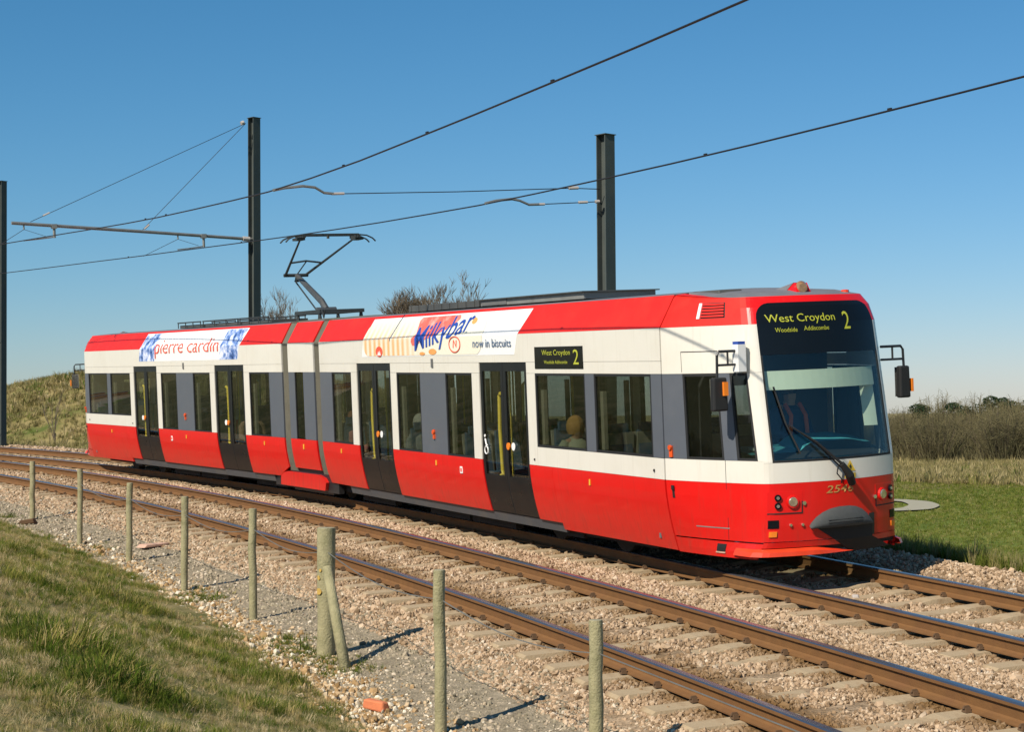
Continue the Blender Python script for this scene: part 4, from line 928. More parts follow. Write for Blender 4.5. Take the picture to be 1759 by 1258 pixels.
# ---------------------------------------------------------------- overhead line
def mast(s, rho, top, label):
    a, b = xy(s, rho); w4 = toW((a, b, 4.2)); w = Vector((w4.x, w4.y, toW((a, b, -.45)).z)); H = top + .45
    m = empty('catenary_mast', w, heading(s) + .25); tag(m, label, 'mast', 'overhead line masts')
    t = MB(); hw = .125
    for sg in (-1, 1): t.box((sg * (.105 - .008), 0, H / 2), (.018, .215, H))
    t.box((0, 0, H / 2), (.18, .012, H)); t.box((0, 0, .1), (.45, .45, .12))
    part('column', t, 'mast', m)
    q = MB(); q.box((0, 0, H + .006), (.25, .25, .012)); part('cap_plate', q, 'mast', m); return m
GI = G4.inverted()
def towards(m):   # matrix that brings track-frame geometry into the mast's own frame
    bpy.context.view_layer.update(); return m.matrix_world.inverted() @ G4
m1 = mast(-1.64, 2.1, 5.99, 'dark steel mast behind the front half of the tram, carrying two pull-off wires')
m2 = mast(-17.24, 2.1, 8.31, 'tall dark steel mast behind the rear section with a long horizontal arm')
m3 = mast(-34.5, 2.1, 8.44, 'dark steel mast cut by the left edge, beyond the rear of the tram')
X1 = towards(m1)
def onrho(s, pts): return [TP(s, r, z) for r, z in pts]
t = MB(); t.tube(onrho(-1.64, [(-3.52, 5.085), (-3.35, 5.12), (-3.05, 5.150), (-2.86, 5.13), (-2.72, 5.05), (-2.56, 5.035)]), .022, 6); part('pull_off_arm', t, 'galv', m1, X1)
t = MB(); t.tube(onrho(-1.64, [(-2.56, 5.035), (-.5, 5.07), (1.5, 5.13), (2.02, 5.115)]), .008, 5); part('span_wire', t, 'wire', m1, X1)
t = MB(); t.tube(onrho(-1.64, [(1.45, 5.13), (1.62, 5.135)]), .028, 6); t.tube(onrho(-1.64, [(-2.60, 5.035), (-2.40, 5.04)]), .022, 6); part('insulator', t, 'insul', m1, X1)
t = MB(); t.tube(onrho(-1.64, [(-.05, 4.885), (.15, 4.93), (.42, 4.955), (.56, 4.93), (.72, 4.865), (.90, 4.87)]), .022, 6); part('pull_off_arm', t, 'galv', m1, X1)
t = MB(); t.tube(onrho(-1.64, [(.90, 4.87), (1.7, 4.90), (2.02, 4.915)]), .008, 5); part('span_wire', t, 'wire', m1, X1)
t = MB(); t.tube(onrho(-1.64, [(1.62, 4.90), (1.78, 4.905)]), .024, 6); t.tube(onrho(-1.64, [(.90, 4.87), (1.0, 4.873)]), .022, 6); t.tube(onrho(-1.64, [(1.93, 4.91), (2.0, 4.915)]), .03, 6); part('insulator', t, 'insul', m1, X1)
X2 = towards(m2); s2 = -17.24
t = MB(); t.tube(onrho(s2, [(2.1, 5.37), (-.6, 5.555), (-3.72, 5.756)]), .038, 8); part('cantilever_arm', t, 'galv', m2, X2)
t = MB(); t.tube(onrho(s2, [(2.02, 5.372), (1.85, 5.385)]), .06, 8); t.tube(onrho(s2, [(2.0, 8.19), (1.93, 8.16)]), .05, 8); t.tube(onrho(s2, [(-.62, 5.62), (-.5, 5.72)]), .022, 6); t.tube(onrho(s2, [(-3.0, 5.92), (-2.85, 5.99)]), .02, 6); part('insulator', t, 'insul', m2, X2)
t = MB(); t.tube(onrho(s2, [(2.05, 8.17), (-3.297, 5.78)]), .007, 5); t.tube(onrho(s2, [(2.05, 8.17), (-.666, 5.60)]), .007, 5); part('stay_wire', t, 'wire', m2, X2)
for r0, zt, zc, rc in ((-2.76, 5.68, 5.44, -3.47), (.84, 5.45, 5.21, .175)):
    t = MB(); t.tube(onrho(s2, [(r0, zt + .03), (r0, zc - .02)]), .035, 6); t.box(TP(s2, r0, zt), (.12, .12, .10)); t.tube(onrho(s2, [(r0, zc), (rc + .3, zc - .05), (rc, zc - .08)]), .016, 6)
    t.tube(onrho(s2, [(rc + .02, zt + .06 - .02), (rc + .02, zt - .07)]), .02, 6)
    part('registration_arm', t, 'galv', m2, X2)
    t = MB(); t.tube([TP(s2, rc + .02, zt - .07), TP(s2 - 2.2, rc - .0, zc - .1)], .006, 4); t.tube([TP(s2, rc + .02, zt - .07), TP(s2 + .2, rc + .45, zc + .0)], .006, 4); part('dropper_wire', t, 'wire', m2, X2)
def cwire(pts, rho, label):
    t = MB(); P = [TP(s, rho + (d if len(q) else 0), z) for s, z, d, *q in [(p[0], p[1], 0) for p in pts]]
    t.tube([TP(s, rho, z) for s, z in pts], .0108, 6); o = link('contact_wire', t.mesh('contact_wire', M_('wire'), True)); tag(o, label, 'overhead wire', 'contact wires over the tracks', track=True)
    return o
ss_ = np.arange(-60, 30.1, 2.0)
w2 = [(s, float(np.interp(s, [-60, -29.4, -22.4, -15.2, -10.3, -6.35, -1.6, 4.9, 10.9, 30], [5.35, 5.20, 5.14, 5.05, 4.97, 4.92, 4.88, 4.91, 4.97, 5.15]))) for s in ss_]
w1 = [(s, float(np.interp(s, [-60, -19.1, -14.9, -8.75, -1.75, 1.35, 4.45, 8.1, 12.05, 30], [5.75, 5.39, 5.32, 5.18, 5.09, 5.125, 5.20, 5.27, 5.33, 5.62]))) for s in ss_]
cw2 = cwire(w2, 0, 'dark contact wire above the far track, touched by the pantograph'); cw1 = cwire(w1, -DSP, 'dark contact wire above the empty near track, crossing higher in the sky')
for cw, w_, rho, lst in ((cw2, w2, 0, (-20, -13, 4.9, 8.75)), (cw1, w1, -DSP, (-8.75, -7.5, 1.35, 4.45, 8.1))):
    for s in lst:
        z = float(np.interp(s, [a for a, b in w_], [b for a, b in w_])); t = MB(); t.box(TP(s, rho, z + .012), (.055, .022, .03)); part('wire_clamp', t, 'wire', cw)
# ---------------------------------------------------------------- fence posts
def post(s, rho, h, r, label, lean=0, top=True, zb=-.15, grp=True):
    a, b = xy(s, rho); w = toW((a, b, zb)); o = empty('fence_post', w - Vector((0, 0, .12))); tag(o, label, 'fence post', 'row of wooden posts beside the near track')
    t = MB(); n = 14; hh = h + .12; rs = random.Random(int(s * 100))
    pts = [(rs.uniform(-.006, .006), rs.uniform(-.006, .006), z) for z in np.linspace(0, hh, 7)]; t.tube(pts, [r * rs.uniform(.95, 1.05) for _ in pts], n, caps=False); part('shaft', t, 'post', o, smooth=True)
    q = MB(); q.tube([(pts[-1][0], pts[-1][1], hh - .006), (pts[-1][0], pts[-1][1], hh + .004)], [r, r * .9], n); part('cut_top', q, 'posttop', o)
    o.rotation_euler = (rs.uniform(-.012, .012), rs.uniform(-.012, .012), rs.uniform(0, 6)); return o
PS = [(13.47, -5.56, 1.02, .047, 'nearest round wooden post, front right, cut by the bottom of the photo'), (11.77, -6.12, 1.22, .045, 'tall round wooden post between the braced post and the nearest post'), (8.06, -6.01, 1.21, .085, 'thick greenish strainer post with orange lichen and a leaning brace'), (5.43, -6.06, 1.20, .043, 'round wooden post just left of the thick braced post'), (2.56, -6.15, 1.15, .044, 'round wooden post, second to the left of the thick braced post'), (-.91, -6.06, 1.11, .044, 'round wooden post, third to the left of the thick braced post, right of the pink slab shadow'), (-3.78, -6.13, 1.16, .042, 'round wooden post, fourth to the left of the thick braced post'), (-8.65, -5.80, 1.05, .048, 'farthest round wooden post at the left edge with rusty block at its foot')]
PO = [post(*p[:4], p[4]) for p in PS]
PO[5]['label'] = 'round wooden post, third to the left of the thick braced post'
big = PO[2]
mx = big.matrix_world
t = MB(); bpy.context.view_layer.update(); inv = big.matrix_world.inverted()
A = toW(TP(8.80, -6.02, -.25)); B = toW(TP(8.26, -6.02, 0.72)); d = (A - B)
t.tube([inv @ A, inv @ B.lerp(A, .5), inv @ B], [.052, .05, .045], 10); part('leaning_brace', t, 'post', big, smooth=True)
for zz, sz in ((.62, .075), (.75, .05), (.82, .04)):
    c = toW(TP(8.06, -6.01, -.15)); vd = (Vector(CAMW) - c); a0 = math.atan2(vd.y, vd.x) - .85 + (.25 if zz > .8 else 0); t = MB(); rs = random.Random(int(zz * 100))
    pts_ = [(a0 + sz * 5 * math.cos(q) * rs.uniform(.6, 1.1), zz + .1 + sz * .5 * math.sin(q) * rs.uniform(.6, 1.1)) for q in np.linspace(0, 2 * PI, 13)[:-1]]; ctr_ = (a0, zz + .1)
    vv = [inv @ (c + Vector((.0895 * math.cos(q[0]), .0895 * math.sin(q[0]), q[1] - .1))) for q in [ctr_] + pts_]
    t.add(vv, [(0, i, i % 12 + 1) for i in range(1, 13)])
    part('lichen_patch', t, 'lichen', big)
# thin fence wire along the post tops
t = MB(); wp = []
for i in range(len(PS) - 1):
    p, q = PS[i], PS[i + 1]
    for k in range(8):
        f_ = k / 8; s = p[0] + (q[0] - p[0]) * f_; r = p[1] + (q[1] - p[1]) * f_ + .05; z = -.15 + (p[2] + (q[2] - p[2]) * f_) - .22 - .10 * math.sin(f_ * PI); wp.append(TP(s, r, z))
wp = [TP(19.5, -5.2, .62), TP(16.5, -5.35, .60)] + wp
t.tube(wp, .0045, 4); tag(link('fence_wire', t.mesh('fence_wire', M_('galv'))), 'thin slack galvanised wire strung between the wooden posts', 'wire', track=True)
# loose things
def rock(name, s, rho, z, size, m, label, cat, rot=0, squash=.5):
    t = MB(); rs = random.Random(int(abs(s) * 77)); 
    t.box((0, 0, 0), (size[0], size[1], size[2]), taper=.86); me = t.mesh(name, M_(m))
    for v in me.vertices: v.co = v.co + Vector([rs.uniform(-.12, .12) * size[i] for i in range(3)])
    o = link(name, me); o.location = TP(s, rho, z + size[2] * .4); o.rotation_euler = (rs.uniform(-.15, .15), rs.uniform(-.2, .2), rot); b_ = o.modifiers.new('b', 'BEVEL'); b_.width = size[2] * .18; b_.segments = 2
    tag(o, label, cat, track=True); return o
rock('paving_slab_fragment', -2.35, -5.36, -.10, (.42, .22, .04), 'slab', 'flat pink slab fragment lying on the ballast shoulder between two posts', 'slab', 2.0)
rock('brick_fragment', 10.75, -6.32, -.12, (.19, .10, .08), 'brick', 'broken orange brick in the flint strip at the bottom of the photo', 'brick', .6)
rock('rusty_block', -7.9, -6.05, -.13, (.30, .18, .09), 'clip', 'small rusty brown block at the foot of the farthest post', 'block', 1.0)
rock('white_stone', 7.8, -.0, -.2, (.08, .06, .05), 'insul', 'small pale stone lying between the rails of the far track in front of the tram', 'stone', 1.0)
rock('white_marker_stone', -25.7, 2.1, -.22, (.30, .22, .18), 'slab', 'pale block beside the far rail just behind the tram', 'block', .2)
# ---------------------------------------------------------------- scattered stones and grass
def instancer(name, pts, scl, rot, kinds, sources, kind='stuff', label=None):
    """points with per-point scale, rotation and kind; geometry nodes set one of the source meshes on each"""
    me = bpy.data.meshes.new(name); me.vertices.add(len(pts)); me.vertices.foreach_set('co', np.asarray(pts, np.float32).ravel())
    for nm, ty, ar in (('sc', 'FLOAT_VECTOR', scl), ('rt', 'FLOAT_VECTOR', rot)):
        a = me.attributes.new(nm, ty, 'POINT'); a.data.foreach_set('vector', np.asarray(ar, np.float32).ravel())
    a = me.attributes.new('kd', 'INT', 'POINT'); a.data.foreach_set('value', np.asarray(kinds, np.int32))
    o = link(name, me); o['kind'] = 'stuff'
    if label: o['label'] = label
    col = bpy.data.collections.new(name + '_sources')
    for i, m in enumerate(sources):
        so = bpy.data.objects.new('%s_source_%d' % (name, i), m); col.objects.link(so)
    ng = bpy.data.node_groups.new(name, 'GeometryNodeTree'); ng.interface.new_socket('Geometry', in_out='INPUT', socket_type='NodeSocketGeometry'); ng.interface.new_socket('Geometry', in_out='OUTPUT', socket_type='NodeSocketGeometry')
    n = ng.nodes; l = ng.links; gi = n.new('NodeGroupInput'); go = n.new('NodeGroupOutput')
    ci = n.new('GeometryNodeCollectionInfo'); ci.inputs['Collection'].default_value = col; ci.inputs['Separate Children'].default_value = True; ci.inputs['Reset Children'].default_value = True
    ip = n.new('GeometryNodeInstanceOnPoints'); ip.inputs['Pick Instance'].default_value = True
    def at(nm, ty):
        q = n.new('GeometryNodeInputNamedAttribute'); q.data_type = ty; q.inputs['Name'].default_value = nm; return [x for x in q.outputs if x.enabled and x.name == 'Attribute'][0]
    e2 = n.new('FunctionNodeEulerToRotation')
    l.new(gi.outputs[0], ip.inputs['Points']); l.new(ci.outputs[0], ip.inputs['Instance']); l.new(at('kd', 'INT'), ip.inputs['Instance Index']); l.new(at('sc', 'FLOAT_VECTOR'), ip.inputs['Scale'])
    l.new(at('rt', 'FLOAT_VECTOR'), e2.inputs[0]); l.new(e2.outputs[0], ip.inputs['Rotation']); l.new(ip.outputs[0], go.inputs[0])
    md = o.modifiers.new('scatter', 'NODES'); md.node_group = ng
    return o
def stone_src(k, m):
    bm = bmesh.new(); bmesh.ops.create_icosphere(bm, subdivisions=1, radius=.5); r = random.Random(k)
    for v in bm.verts: v.co = Vector((v.co.x * 1.15, v.co.y * .95, v.co.z * .75)) * r.uniform(.68, 1.2)
    me = bpy.data.meshes.new('stone'); bm.to_mesh(me); bm.free(); me.materials.append(m); return me
def cam_filter(P, margin=.10, dmax=400):
    d = P - np.array(CAMW); dep = d @ np.array(Ff); lt = d @ np.array(Rr_)
    return (dep > 3) & (dep < dmax) & (np.abs(lt) < (.2945 + margin) * dep + 1.2), dep
bz = np.vectorize(bed_z)
def scatter_bed(name, r0, r1, dens, size, mats, s0=-34, s1=22, dd=(10, 40), dzf=None, reject=None, k0=0, lift=.3, label=None, seed=1):
    g = np.random.default_rng(seed); area = (s1 - s0) * (r1 - r0); n_ = int(area * dens)
    s = g.uniform(s0, s1, n_); r = g.uniform(r0, r1, n_); t = s / RC
    z = np.interp(r, RB, ZB) + .012 * np.sin(s * 3.1 + r * 5) * np.cos(r * 4 - s * 1.7)
    T = np.stack([CX + np.sin(t) * (RC + r), CY + np.cos(t) * (RC + r), z], -1); Wp = T @ G.T
    ok, dep = cam_filter(Wp); keep = g.uniform(size=n_) < np.clip((dd[0] / np.maximum(dep, 1)) ** 1.1, .10, 1)
    ok &= keep
    if reject is not None: ok &= ~reject(s, r, g)
    Wp, dep, rr_ = Wp[ok], dep[ok], r[ok]; Wp[:, 2] = np.where(rr_ < -6.2, np.maximum(Wp[:, 2], ground_h(Wp[:, 0], Wp[:, 1])), Wp[:, 2]); n_ = len(Wp); grow = np.clip((dep / dd[0]) ** .42, 1, 2.0)
    a = np.exp(g.normal(0, .32, n_)) * size * grow; sc = a[:, None] * g.uniform(.75, 1.25, (n_, 3)); Wp = Wp + np.array([0, 0, 1]) * (a * lift * g.uniform(.1, 1.0, n_))[:, None]
    o = instancer(name, Wp, sc, g.uniform(0, 6.28, (n_, 3)), g.integers(0, 6, n_), [stone_src(k0 + k, mats) for k in range(6)], label=label); print(name, n_); return o
RB = np.array([-6.7, -6.2, -5.2, -4.9, -4.75, -4.2, -2.6, -2.2, -1.8, -1.35, -1.0, 1.0, 1.35, 1.65, 2.1, 2.45, 3.1]); ZB = bz(RB)
def rej_track(s, r, g):
    out = np.zeros(len(s), bool)
    for c in (0, -DSP):
        q = np.abs(r - c); on_rail = np.abs(q - .752) < .085
        ph = np.abs(((s - (-45)) / .66 + .5) % 1 - .5) * .66
        on_sl = (q < 1.25) & (ph < .115) & (g.uniform(size=len(s)) < .93)
        out |= on_rail | on_sl
    return out
scatter_bed('ballast_stones', -5.25, 2.45, 1350, .0275, MT['stone'], dd=(13, 40), reject=rej_track, label='pinkish crushed stone ballast around the rails', seed=2)
scatter_bed('path_gravel_stones', -6.3, -4.75, 800, .022, MT['gravel'], s0=-20, s1=20, dd=(12, 40), k0=10, label='small grey gravel along the foot of the posts', seed=3)
def edge_rho(s): return np.interp(s, [-12.4, -8.5, -3.1, 1.3, 4.2, 7.2, 9.6, 11.4, 14], [-5.45, -5.72, -5.98, -6.14, -6.28, -6.34, -6.42, -6.46, -6.5])
def rej_fl(s, r, g): return (r < edge_rho(s) - .40 * g.uniform(size=len(s)) ** 2 - .05) | (r > -6.12 + .22 * g.normal(size=len(s)))
scatter_bed('flint_stones', -7.0, -5.7, 900, .032, MT['flint'], s0=-6, s1=18, dd=(13, 40), reject=rej_fl, k0=20, label='orange and cream flints between the gravel path and the grass bank', seed=4)
def tuft_src(k, m, nb=16, h=1.0, spread=.5, wd=.03, bend=.5, up=1.0):
    r = random.Random(k); mb = MB()
    for i in range(nb):
        a = r.uniform(0, 2 * PI); b = Vector((math.cos(a), math.sin(a), 0)); o = b * r.uniform(0, .25 * spread); a2 = a + r.uniform(-.8, .8); dirn = Vector((math.cos(a2), math.sin(a2), 0)); sd_ = Vector((-dirn.y, dirn.x, 0)) * wd * r.uniform(.6, 1.2)
        L = h * r.uniform(.5, 1.0); bd = bend * r.uniform(.3, 1.2)
        p0 = o; p1 = o + dirn * bd * .25 * L + Vector((0, 0, L * .5 * up)); p2 = o + dirn * bd * .75 * L + Vector((0, 0, L * (.9 - .25 * bd) * up))
        mb.add([p0 - sd_, p0 + sd_, p1 + sd_ * .8, p1 - sd_ * .8, p2], [(0, 1, 2, 3), (3, 2, 4)])
    return mb.mesh('tuft', [m])
def scatter_grass(name, P, h, sources, jitter=.35, label=None, seed=1, lean=.2):
    g = np.random.default_rng(seed); n_ = len(P); a = h * np.exp(g.normal(0, jitter, n_)); sc = a[:, None] * g.uniform(.8, 1.2, (n_, 3))
    rt = np.stack([g.normal(0, lean, n_), g.normal(0, lean, n_), g.uniform(0, 6.28, n_)], -1)
    print(name, n_); return instancer(name, P, sc, rt, g.integers(0, len(sources), n_), sources, label=label)
def inv_track(x, y):
    ex, ey = x - (CX - .115), y - (CY + .17); return np.arctan2(ex, ey) * RC, np.hypot(ex, ey) - RC
# bank grass
g = np.random.default_rng(11); n_ = 620000
bx = g.uniform(-25, 30, n_); by = g.uniform(-22, -4, n_); s_, r_ = inv_track(bx, by)
P = np.stack([bx, by, ground_h(bx, by)], -1); ok, dep = cam_filter(P, .08, 60)
ok &= (r_ < edge_rho(s_) + .10 * g.normal(size=n_)) & (r_ > -16) & (g.uniform(size=n_) < np.clip((10 / dep) ** .9, .2, 1)) & (dep > 4.5)
def ground_hit(px, py):
    d = np.array(Ff) + (px - 879.5) / 2986.4 * np.array(Rr_) - (py - 629) / 2986.4 * np.array(Uu); o = np.array(CAMW)
    for k in np.arange(4, 60, .05):
        q = o + d * k
        if q[2] < float(ground_h(q[0], q[1])): return q
    return q
pat = wnoise(bx, by, 2.6, 9) + .6 * wnoise(bx, by, 6.5, 10); clump = np.zeros(n_)
for cx_, cy_, rad_, am_ in ((120, 1120, .42, 1.0), (190, 1180, .30, .8), (60, 1010, .35, .6), (150, 985, .30, .55), (185, 1035, .28, .7), (120, 930, .35, .5), (250, 1050, .25, .4), (30, 900, .45, .5), (470, 1170, .25, .35), (360, 1140, .3, .3)):
    q = ground_hit(cx_, cy_); clump = np.maximum(clump, am_ * np.exp(-((bx - q[0]) ** 2 + (by - q[1]) ** 2) / rad_ ** 2))
hN = .055 * np.clip(1 + 1.3 * pat, .75, 1.9) + .13 * clump
edge = np.clip((edge_rho(s_) - r_) / .4, .5, 1)
green = (pat + 1.6 * clump + .16 * g.normal(size=n_)) > .13
sA = [tuft_src(k, MT['tuftbank'], 26, 1, 2.4, .016, .8) for k in range(5)]; sB = [tuft_src(k + 6, MT['tuft'], 26, 1, 2.8, .014, .9) for k in range(4)] + [tuft_src(19 + k, MT['tuftstraw'], 24, 1.1, 2.8, .013, .9) for k in range(3)]
def scatter_h(name, P, h, srcs, label, seed, lean=.25):
    g = np.random.default_rng(seed); n_ = len(P); a = h * np.exp(g.normal(0, .25, n_)); sc = a[:, None] * g.uniform(.8, 1.2, (n_, 3)); rt = np.stack([g.normal(0, lean, n_), g.normal(0, lean, n_), g.uniform(0, 6.28, n_)], -1)
    print(name, n_); return instancer(name, P, sc, rt, g.integers(0, len(srcs), n_), srcs, label=label)
scatter_h('bank_grass', P[ok & green], (hN * edge)[ok & green] * 1.15, sA, 'dark green clumps of grass on the bank in the foreground', 12, .3)
scatter_h('bank_straw', P[ok & ~green], (hN * edge)[ok & ~green] * 1.1, sB, 'straw coloured and olive grass between the clumps on the foreground bank', 18, .45)
# weeds by the posts and on the ballast edge
n_ = 2600; s_ = g.uniform(-10, 14, n_); r_ = -6.0 + g.normal(0, .16, n_) - .15; T = np.array([[*TP(a, b, bed_z(b))] for a, b in zip(s_, r_)]) @ G.T
nn = wnoise(s_ * 1.0, r_ * 1.0, 1.3, 21); T = T[nn > .14]; scatter_h('edge_weeds', T, np.full(len(T), .06), [tuft_src(30 + k, MT['tuftgreen'], 18, 1, 2.6, .04, 1.1) for k in range(3)], 'low green weeds at the foot of the posts', 13)
# field edge grass by the far track
n_ = 26000; s_ = g.uniform(-10, 26, n_); r_ = 2.35 + np.abs(g.normal(0, 1.6, n_)) + .1 * np.sin(s_ * 2.2); t_ = s_ / RC
bx = CX - .115 + np.sin(t_) * (RC + r_); by = CY + .17 + np.cos(t_) * (RC + r_); gz = ground_h(bx, by); tz = (np.stack([CX + np.sin(t_) * (RC + r_), CY + np.cos(t_) * (RC + r_), np.interp(r_, RB, ZB)], -1) @ G.T)[:, 2]
P = np.stack([bx, by, np.where(r_ < 3.1, np.maximum(gz, tz), gz)], -1); ok, dep = cam_filter(P, .1, 60); hh = .16 * np.exp(-((r_ - 2.9) / 1.2) ** 2) + .07
scatter_h('field_edge_grass', P[ok], hh[ok], [tuft_src(40 + k, MT['tuftgreen'], 16, 1, .9, .016, .5) for k in range(4)] + [tuft_src(47, MT['tuftdry'], 10, 1.5, .7, .010, .4)], 'long green grass along the edge of the field beside the far track', 14, .15)
# ---------------------------------------------------------------- path in the field
mb = MB(); t = []
ctr = [(1380, 872), (1480, 867), (1540, 866.5), (1575, 868.5), (1590, 874), (1575, 880), (1540, 882), (1470, 884), (1380, 886)]
def unproj(px, py, z):
    d = np.array(Ff) + (px - 879.5) / 2986.4 * np.array(Rr_) - (py - 629) / 2986.4 * np.array(Uu); k = (z - CAMW[2]) / d[2]; return np.array(CAMW) + d * k
cp = [unproj(a, b, -1.68) for a, b in ctr]; dense = []
for i in range(len(cp) - 1):
    for k in range(6): dense.append(cp[i] + (cp[i + 1] - cp[i]) * k / 6)
dense = np.array(dense); 
for _ in range(4): dense[1:-1] = (dense[:-2] + dense[1:-1] * 2 + dense[2:]) / 4
vs = []
for i, p in enumerate(dense):
    d = dense[min(i + 1, len(dense) - 1)] - dense[max(i - 1, 0)]; d /= np.linalg.norm(d); nn = np.array([-d[1], d[0], 0]) * .48
    for q in (p - nn, p + nn): z = float(ground_h(q[0], q[1])) + .05; vs.append((q[0], q[1], z))
mb.add(vs, [(2 * i, 2 * i + 1, 2 * i + 3, 2 * i + 2) for i in range(len(dense) - 1)]); tag(link('path', mb.mesh('path', M_('pathg'))), kind='structure')
# mid-field low grass texture
n_ = 60000; dd_ = g.uniform(16, 74, n_); ll = g.uniform(-.05, .40, n_) * dd_
bx = CAMW[0] + Ff.x * dd_ + Rr_.x * ll; by = CAMW[1] + Ff.y * dd_ + Rr_.y * ll; s_, r_ = inv_track(bx, by); md = np.full(n_, 99.0)
for q_ in dense: md = np.minimum(md, np.hypot(bx - q_[0], by - q_[1]))
ok = (r_ > 4.5) & (md > .62)
P = np.stack([bx, by, ground_h(bx, by)], -1)[ok]; scatter_h('field_grass', P, .065 * np.clip(dd_[ok] / 40, .7, 1.5), [tuft_src(50 + k, MT['tuftgreen'], 12, 1, 3.5, .05, .9) for k in range(3)], 'short green grass of the field', 15)
# dry strip and left mound
n_ = 16000; dd_ = g.uniform(71, 118, n_); ll = g.uniform(.10, .42, n_) * dd_
bx = CAMW[0] + Ff.x * dd_ + Rr_.x * ll; by = CAMW[1] + Ff.y * dd_ + Rr_.y * ll
P = np.stack([bx, by, ground_h(bx, by)], -1); scatter_h('dry_grass_strip', P, np.full(n_, .45), [tuft_src(60 + k, MT['tuftdry'], 14, 1, 1.6, .03, .5) for k in range(4)] + [tuft_src(65, MT['tuft'], 14, .8, 2, .04, .6)], 'tall dry grass between the green field and the scrub', 16)
n_ = 70000; s_ = g.uniform(-120, -24, n_); r_ = g.uniform(2.2, 32, n_); t_ = s_ / RC
bx = CX + np.sin(t_) * (RC + r_); by = CY + np.cos(t_) * (RC + r_); P = np.stack([bx, by, ground_h(bx, by)], -1); ok, dep = cam_filter(P, .03, 200)
scatter_h('mound_grass', P[ok], np.full(ok.sum(), .30) * (1 + .6 * wnoise(bx, by, .5, 33)[ok]), [tuft_src(70 + k, MT['tuft'], 14, .8, 2.2, .035, .7) for k in range(2)] + [tuft_src(75 + k, MT['tuftdry'], 14, 1, 1.8, .03, .6) for k in range(4)], 'rough dry grass over the mound at the left', 17)
# ---------------------------------------------------------------- trees
def branch_tree(seed, H, spread, levels=5, nmain=7, upright=.6, r0=.12, droop=0, split=(3, 4), thin=.006, base_h=.25, width=1.0):
    r = random.Random(seed); trunk = MB(); crown = MB()
    trunk.tube([(0, 0, -.3), (.03, 0, H * base_h * .5), (0, .04, H * base_h)], [r0 * 1.3, r0, r0 * .85], 8)
    def grow(p, d, L, rad, lv):
        segs = 3; pts = [p]; rr = [rad]; dd = d.copy()
        for k in range(segs):
            dd = (dd + Vector((r.uniform(-.18, .18), r.uniform(-.18, .18), r.uniform(-.05, .2) * upright - droop))).normalized(); pts.append(pts[-1] + dd * L / segs); rr.append(rad * (1 - .22 * (k + 1)))
        (trunk if lv >= levels - 1 else crown).tube(pts, rr, 5 if lv >= levels - 1 else 3, caps=False)
        if lv == 0: return
        for k in range(r.randint(*split)):
            f = r.uniform(.35, 1); i = min(segs - 1, int(f * segs)); q = pts[i].lerp(pts[i + 1], f * segs - i)
            nd = (dd + Vector((r.uniform(-1, 1), r.uniform(-1, 1), r.uniform(-.35, .9) * upright)) * spread).normalized()
            grow(q, nd, L * r.uniform(.55, .78), max(thin, rad * .5), lv - 1)
    for k in range(nmain):
        a = 2 * PI * k / nmain + r.uniform(-.3, .3); d = Vector((math.cos(a) * width, math.sin(a) * width, r.uniform(.7, 1.6))).normalized()
        grow(Vector((0, 0, H * base_h * r.uniform(.6, 1))), d, H * r.uniform(.36, .46), r0 * .6, levels - 1)
    return trunk, crown
def place_w(px, D, dz=0):
    p = np.array(CAMW) + np.array(Ff) * D + np.array(Rr_) * (px - 879.5) / 2986.4 * D; return Vector((p[0], p[1], float(ground_h(p[0], p[1])) + dz))
def tree(name, px, D, mbs, label, cat, group=None, sc=1, rz=0, mats=('bark', 'twig')):
    o = empty(name, place_w(px, D), rz); o.scale = (sc, sc, sc); tag(o, label, cat, group)
    part('trunk', mbs[0], mats[0], o); part('crown', mbs[1], mats[1], o); return o
tree('bare_tree', 750, 88, branch_tree(5, 5.6, .62, 6, 20, 1.1, .12, split=(3, 4), thin=.012, base_h=.2, width=1.0), 'wide leafless tree with dense upright twigs behind the tram roof', 'tree')
tree('bare_tree', 478, 95, branch_tree(8, 4.7, .55, 5, 6, 1.1, .08, split=(3, 4), thin=.010, base_h=.46, width=.25), 'small leafless tree beside the tall mast, left of the pantograph', 'tree')
tree('sapling', 93, 62, branch_tree(21, 2.6, .35, 3, 4, 1.2, .03, split=(2, 3), thin=.006, base_h=.5, width=.35), 'thin leafless sapling standing on the mound left of the tram', 'sapling')
# scrub belt at the right
def bush_mesh(seed, H, Wd, n_):
    r = np.random.default_rng(seed); mb = MB(); st = MB()
    for k in range(n_):
        a = r.uniform(0, 2 * PI); q = math.sqrt(r.uniform(0, 1)); x, y = math.cos(a) * q * Wd / 2, math.sin(a) * q * Wd / 2; h = H * (1 - .45 * q ** 2) * r.uniform(.55, 1.05)
        lx, ly = x * .35 + r.normal(0, .25), y * .35 + r.normal(0, .25); w = r.uniform(.012, .03)
        b0 = Vector((x * .6, y * .6, 0)); b1 = Vector((x * .8 + lx * .5, y * .8 + ly * .5, h * .6)); b2 = Vector((x + lx, y + ly, h))
        (st if k % 6 == 0 else mb).tube([b0, b1, b2], [w * 1.3, w, w * .35], 3, caps=False)
        for j in range(5):
            f = r.uniform(.3, 1); p = b1.lerp(b2, f) if r.uniform() > .3 else b0.lerp(b1, f); d = Vector((r.normal(0, 1), r.normal(0, 1), r.uniform(.1, 1.3))).normalized() * r.uniform(.3, .8)
            mb.tube([p, p + d], [w * .5, w * .3], 3, caps=False)
    return st, mb
bm_src = [(a.mesh('trunk', M_('bark')), b.mesh('crown', M_('stem'))) for a, b in (bush_mesh(k, 5.1, 4.6, 460) for k in range(4))]
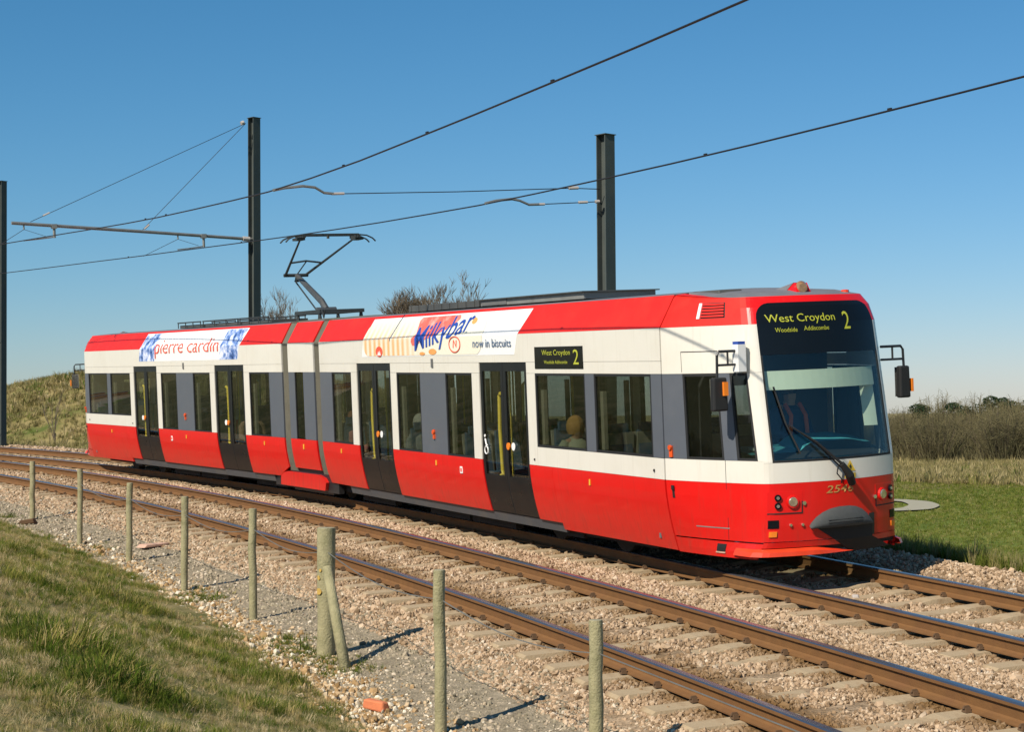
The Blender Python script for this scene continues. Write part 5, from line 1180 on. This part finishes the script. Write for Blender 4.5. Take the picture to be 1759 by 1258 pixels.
def leaf_clump(seed, H, Wd, n_):
    r = np.random.default_rng(seed); mb = MB(); vs = []; fs = []
    cl = [(r.normal(0, Wd * .22), r.normal(0, Wd * .22), r.uniform(.25, .95) * H, r.uniform(.35, .8)) for _ in range(16)]
    for k in range(n_):
        c = cl[r.integers(0, 16)]; d = r.normal(0, 1, 3); d /= np.linalg.norm(d); p = np.array(c[:3]) + d * c[3] * r.uniform(.5, 1.0) ** .5 * np.array([1.2, 1.2, .8]); s_ = r.uniform(.05, .11); u_ = r.normal(0, 1, 3); u_ /= np.linalg.norm(u_); v_ = np.cross(u_, r.normal(0, 1, 3)); v_ /= np.linalg.norm(v_)
        b = len(vs); vs += [tuple(p - u_ * s_), tuple(p + v_ * s_ * .6), tuple(p + u_ * s_), tuple(p - v_ * s_ * .6)]; fs.append((b, b + 1, b + 2, b + 3))
    mb.add(vs, fs); st = MB(); [st.tube([(0, 0, -.2), (c[0] * .5, c[1] * .5, c[2] * .6), c[:3]], [.09, .06, .03], 5) for c in cl[:7]]
    return st, mb
ev_src = [(a.mesh('trunk', M_('bark')), b.mesh('crown', M_('ever'))) for a, b in (leaf_clump(k, 4.4, 3.4, 3600) for k in (3, 4))]
r = random.Random(4)
def inst_tree(name, src, px, D, sc, label, cat, group, zs=1):
    o = empty(name, place_w(px, D), r.uniform(0, 6)); o.scale = (sc, sc, sc * zs); tag(o, label, cat, group); link('trunk', src[0], o); link('crown', src[1], o); return o
ORD = 'first second third fourth fifth sixth seventh eighth ninth tenth'.split()
for row, D0 in enumerate((112, 119, 127)):
    k = 0; px = 1478 + row * 26
    while px < 1930:
        inst_tree('scrub_bush', bm_src[(k + row) % 4], px + r.uniform(-18, 18), D0 + r.uniform(-2.5, 2.5), r.uniform(.74, 1.0) * (.86 + .07 * row), 'leafless brown scrub bush, %s from the tram in the %s of the thicket' % (ORD[k], ('front row', 'middle row', 'back row')[row]), 'bush', 'leafless scrub bushes beyond the field', r.uniform(.85, 1.1)); px += r.uniform(62, 90); k += 1
for i, (px, D, sc, lb) in enumerate(((1652, 128, .98, 'round dark evergreen left of the gap in the treeline at the right'), (1712, 128, 1.0, 'dark evergreen rising above the scrub near the right edge'), (1766, 127, 1.06, 'dark evergreen cut by the right edge of the photo'), (1585, 129, .88, 'low dark evergreen just right of the tram mirror'))):
    inst_tree('evergreen_tree', ev_src[i % 2], px, D, sc, lb, 'tree', 'evergreens in the treeline')
mb = MB(); rr = np.random.default_rng(5)
for i in range(9000):
    D = rr.uniform(108, 140); px = rr.uniform(1150, 2000); p = place_w(px, D); h = rr.uniform(.5, 1.6); w = .02
    d = Vector((rr.normal(0, .35), rr.normal(0, .35), h)); mb.tube([p, p + d], [w, .008], 3, caps=False)
u = link('undergrowth', mb.mesh('undergrowth', M_('stem'))); tag(u, 'low brown brambles under the scrub bushes', kind='stuff')
# ---------------------------------------------------------------- turn the track-frame things into the world
bpy.context.view_layer.update()
for o in TRACK:
    o.matrix_world = G4 @ o.matrix_world
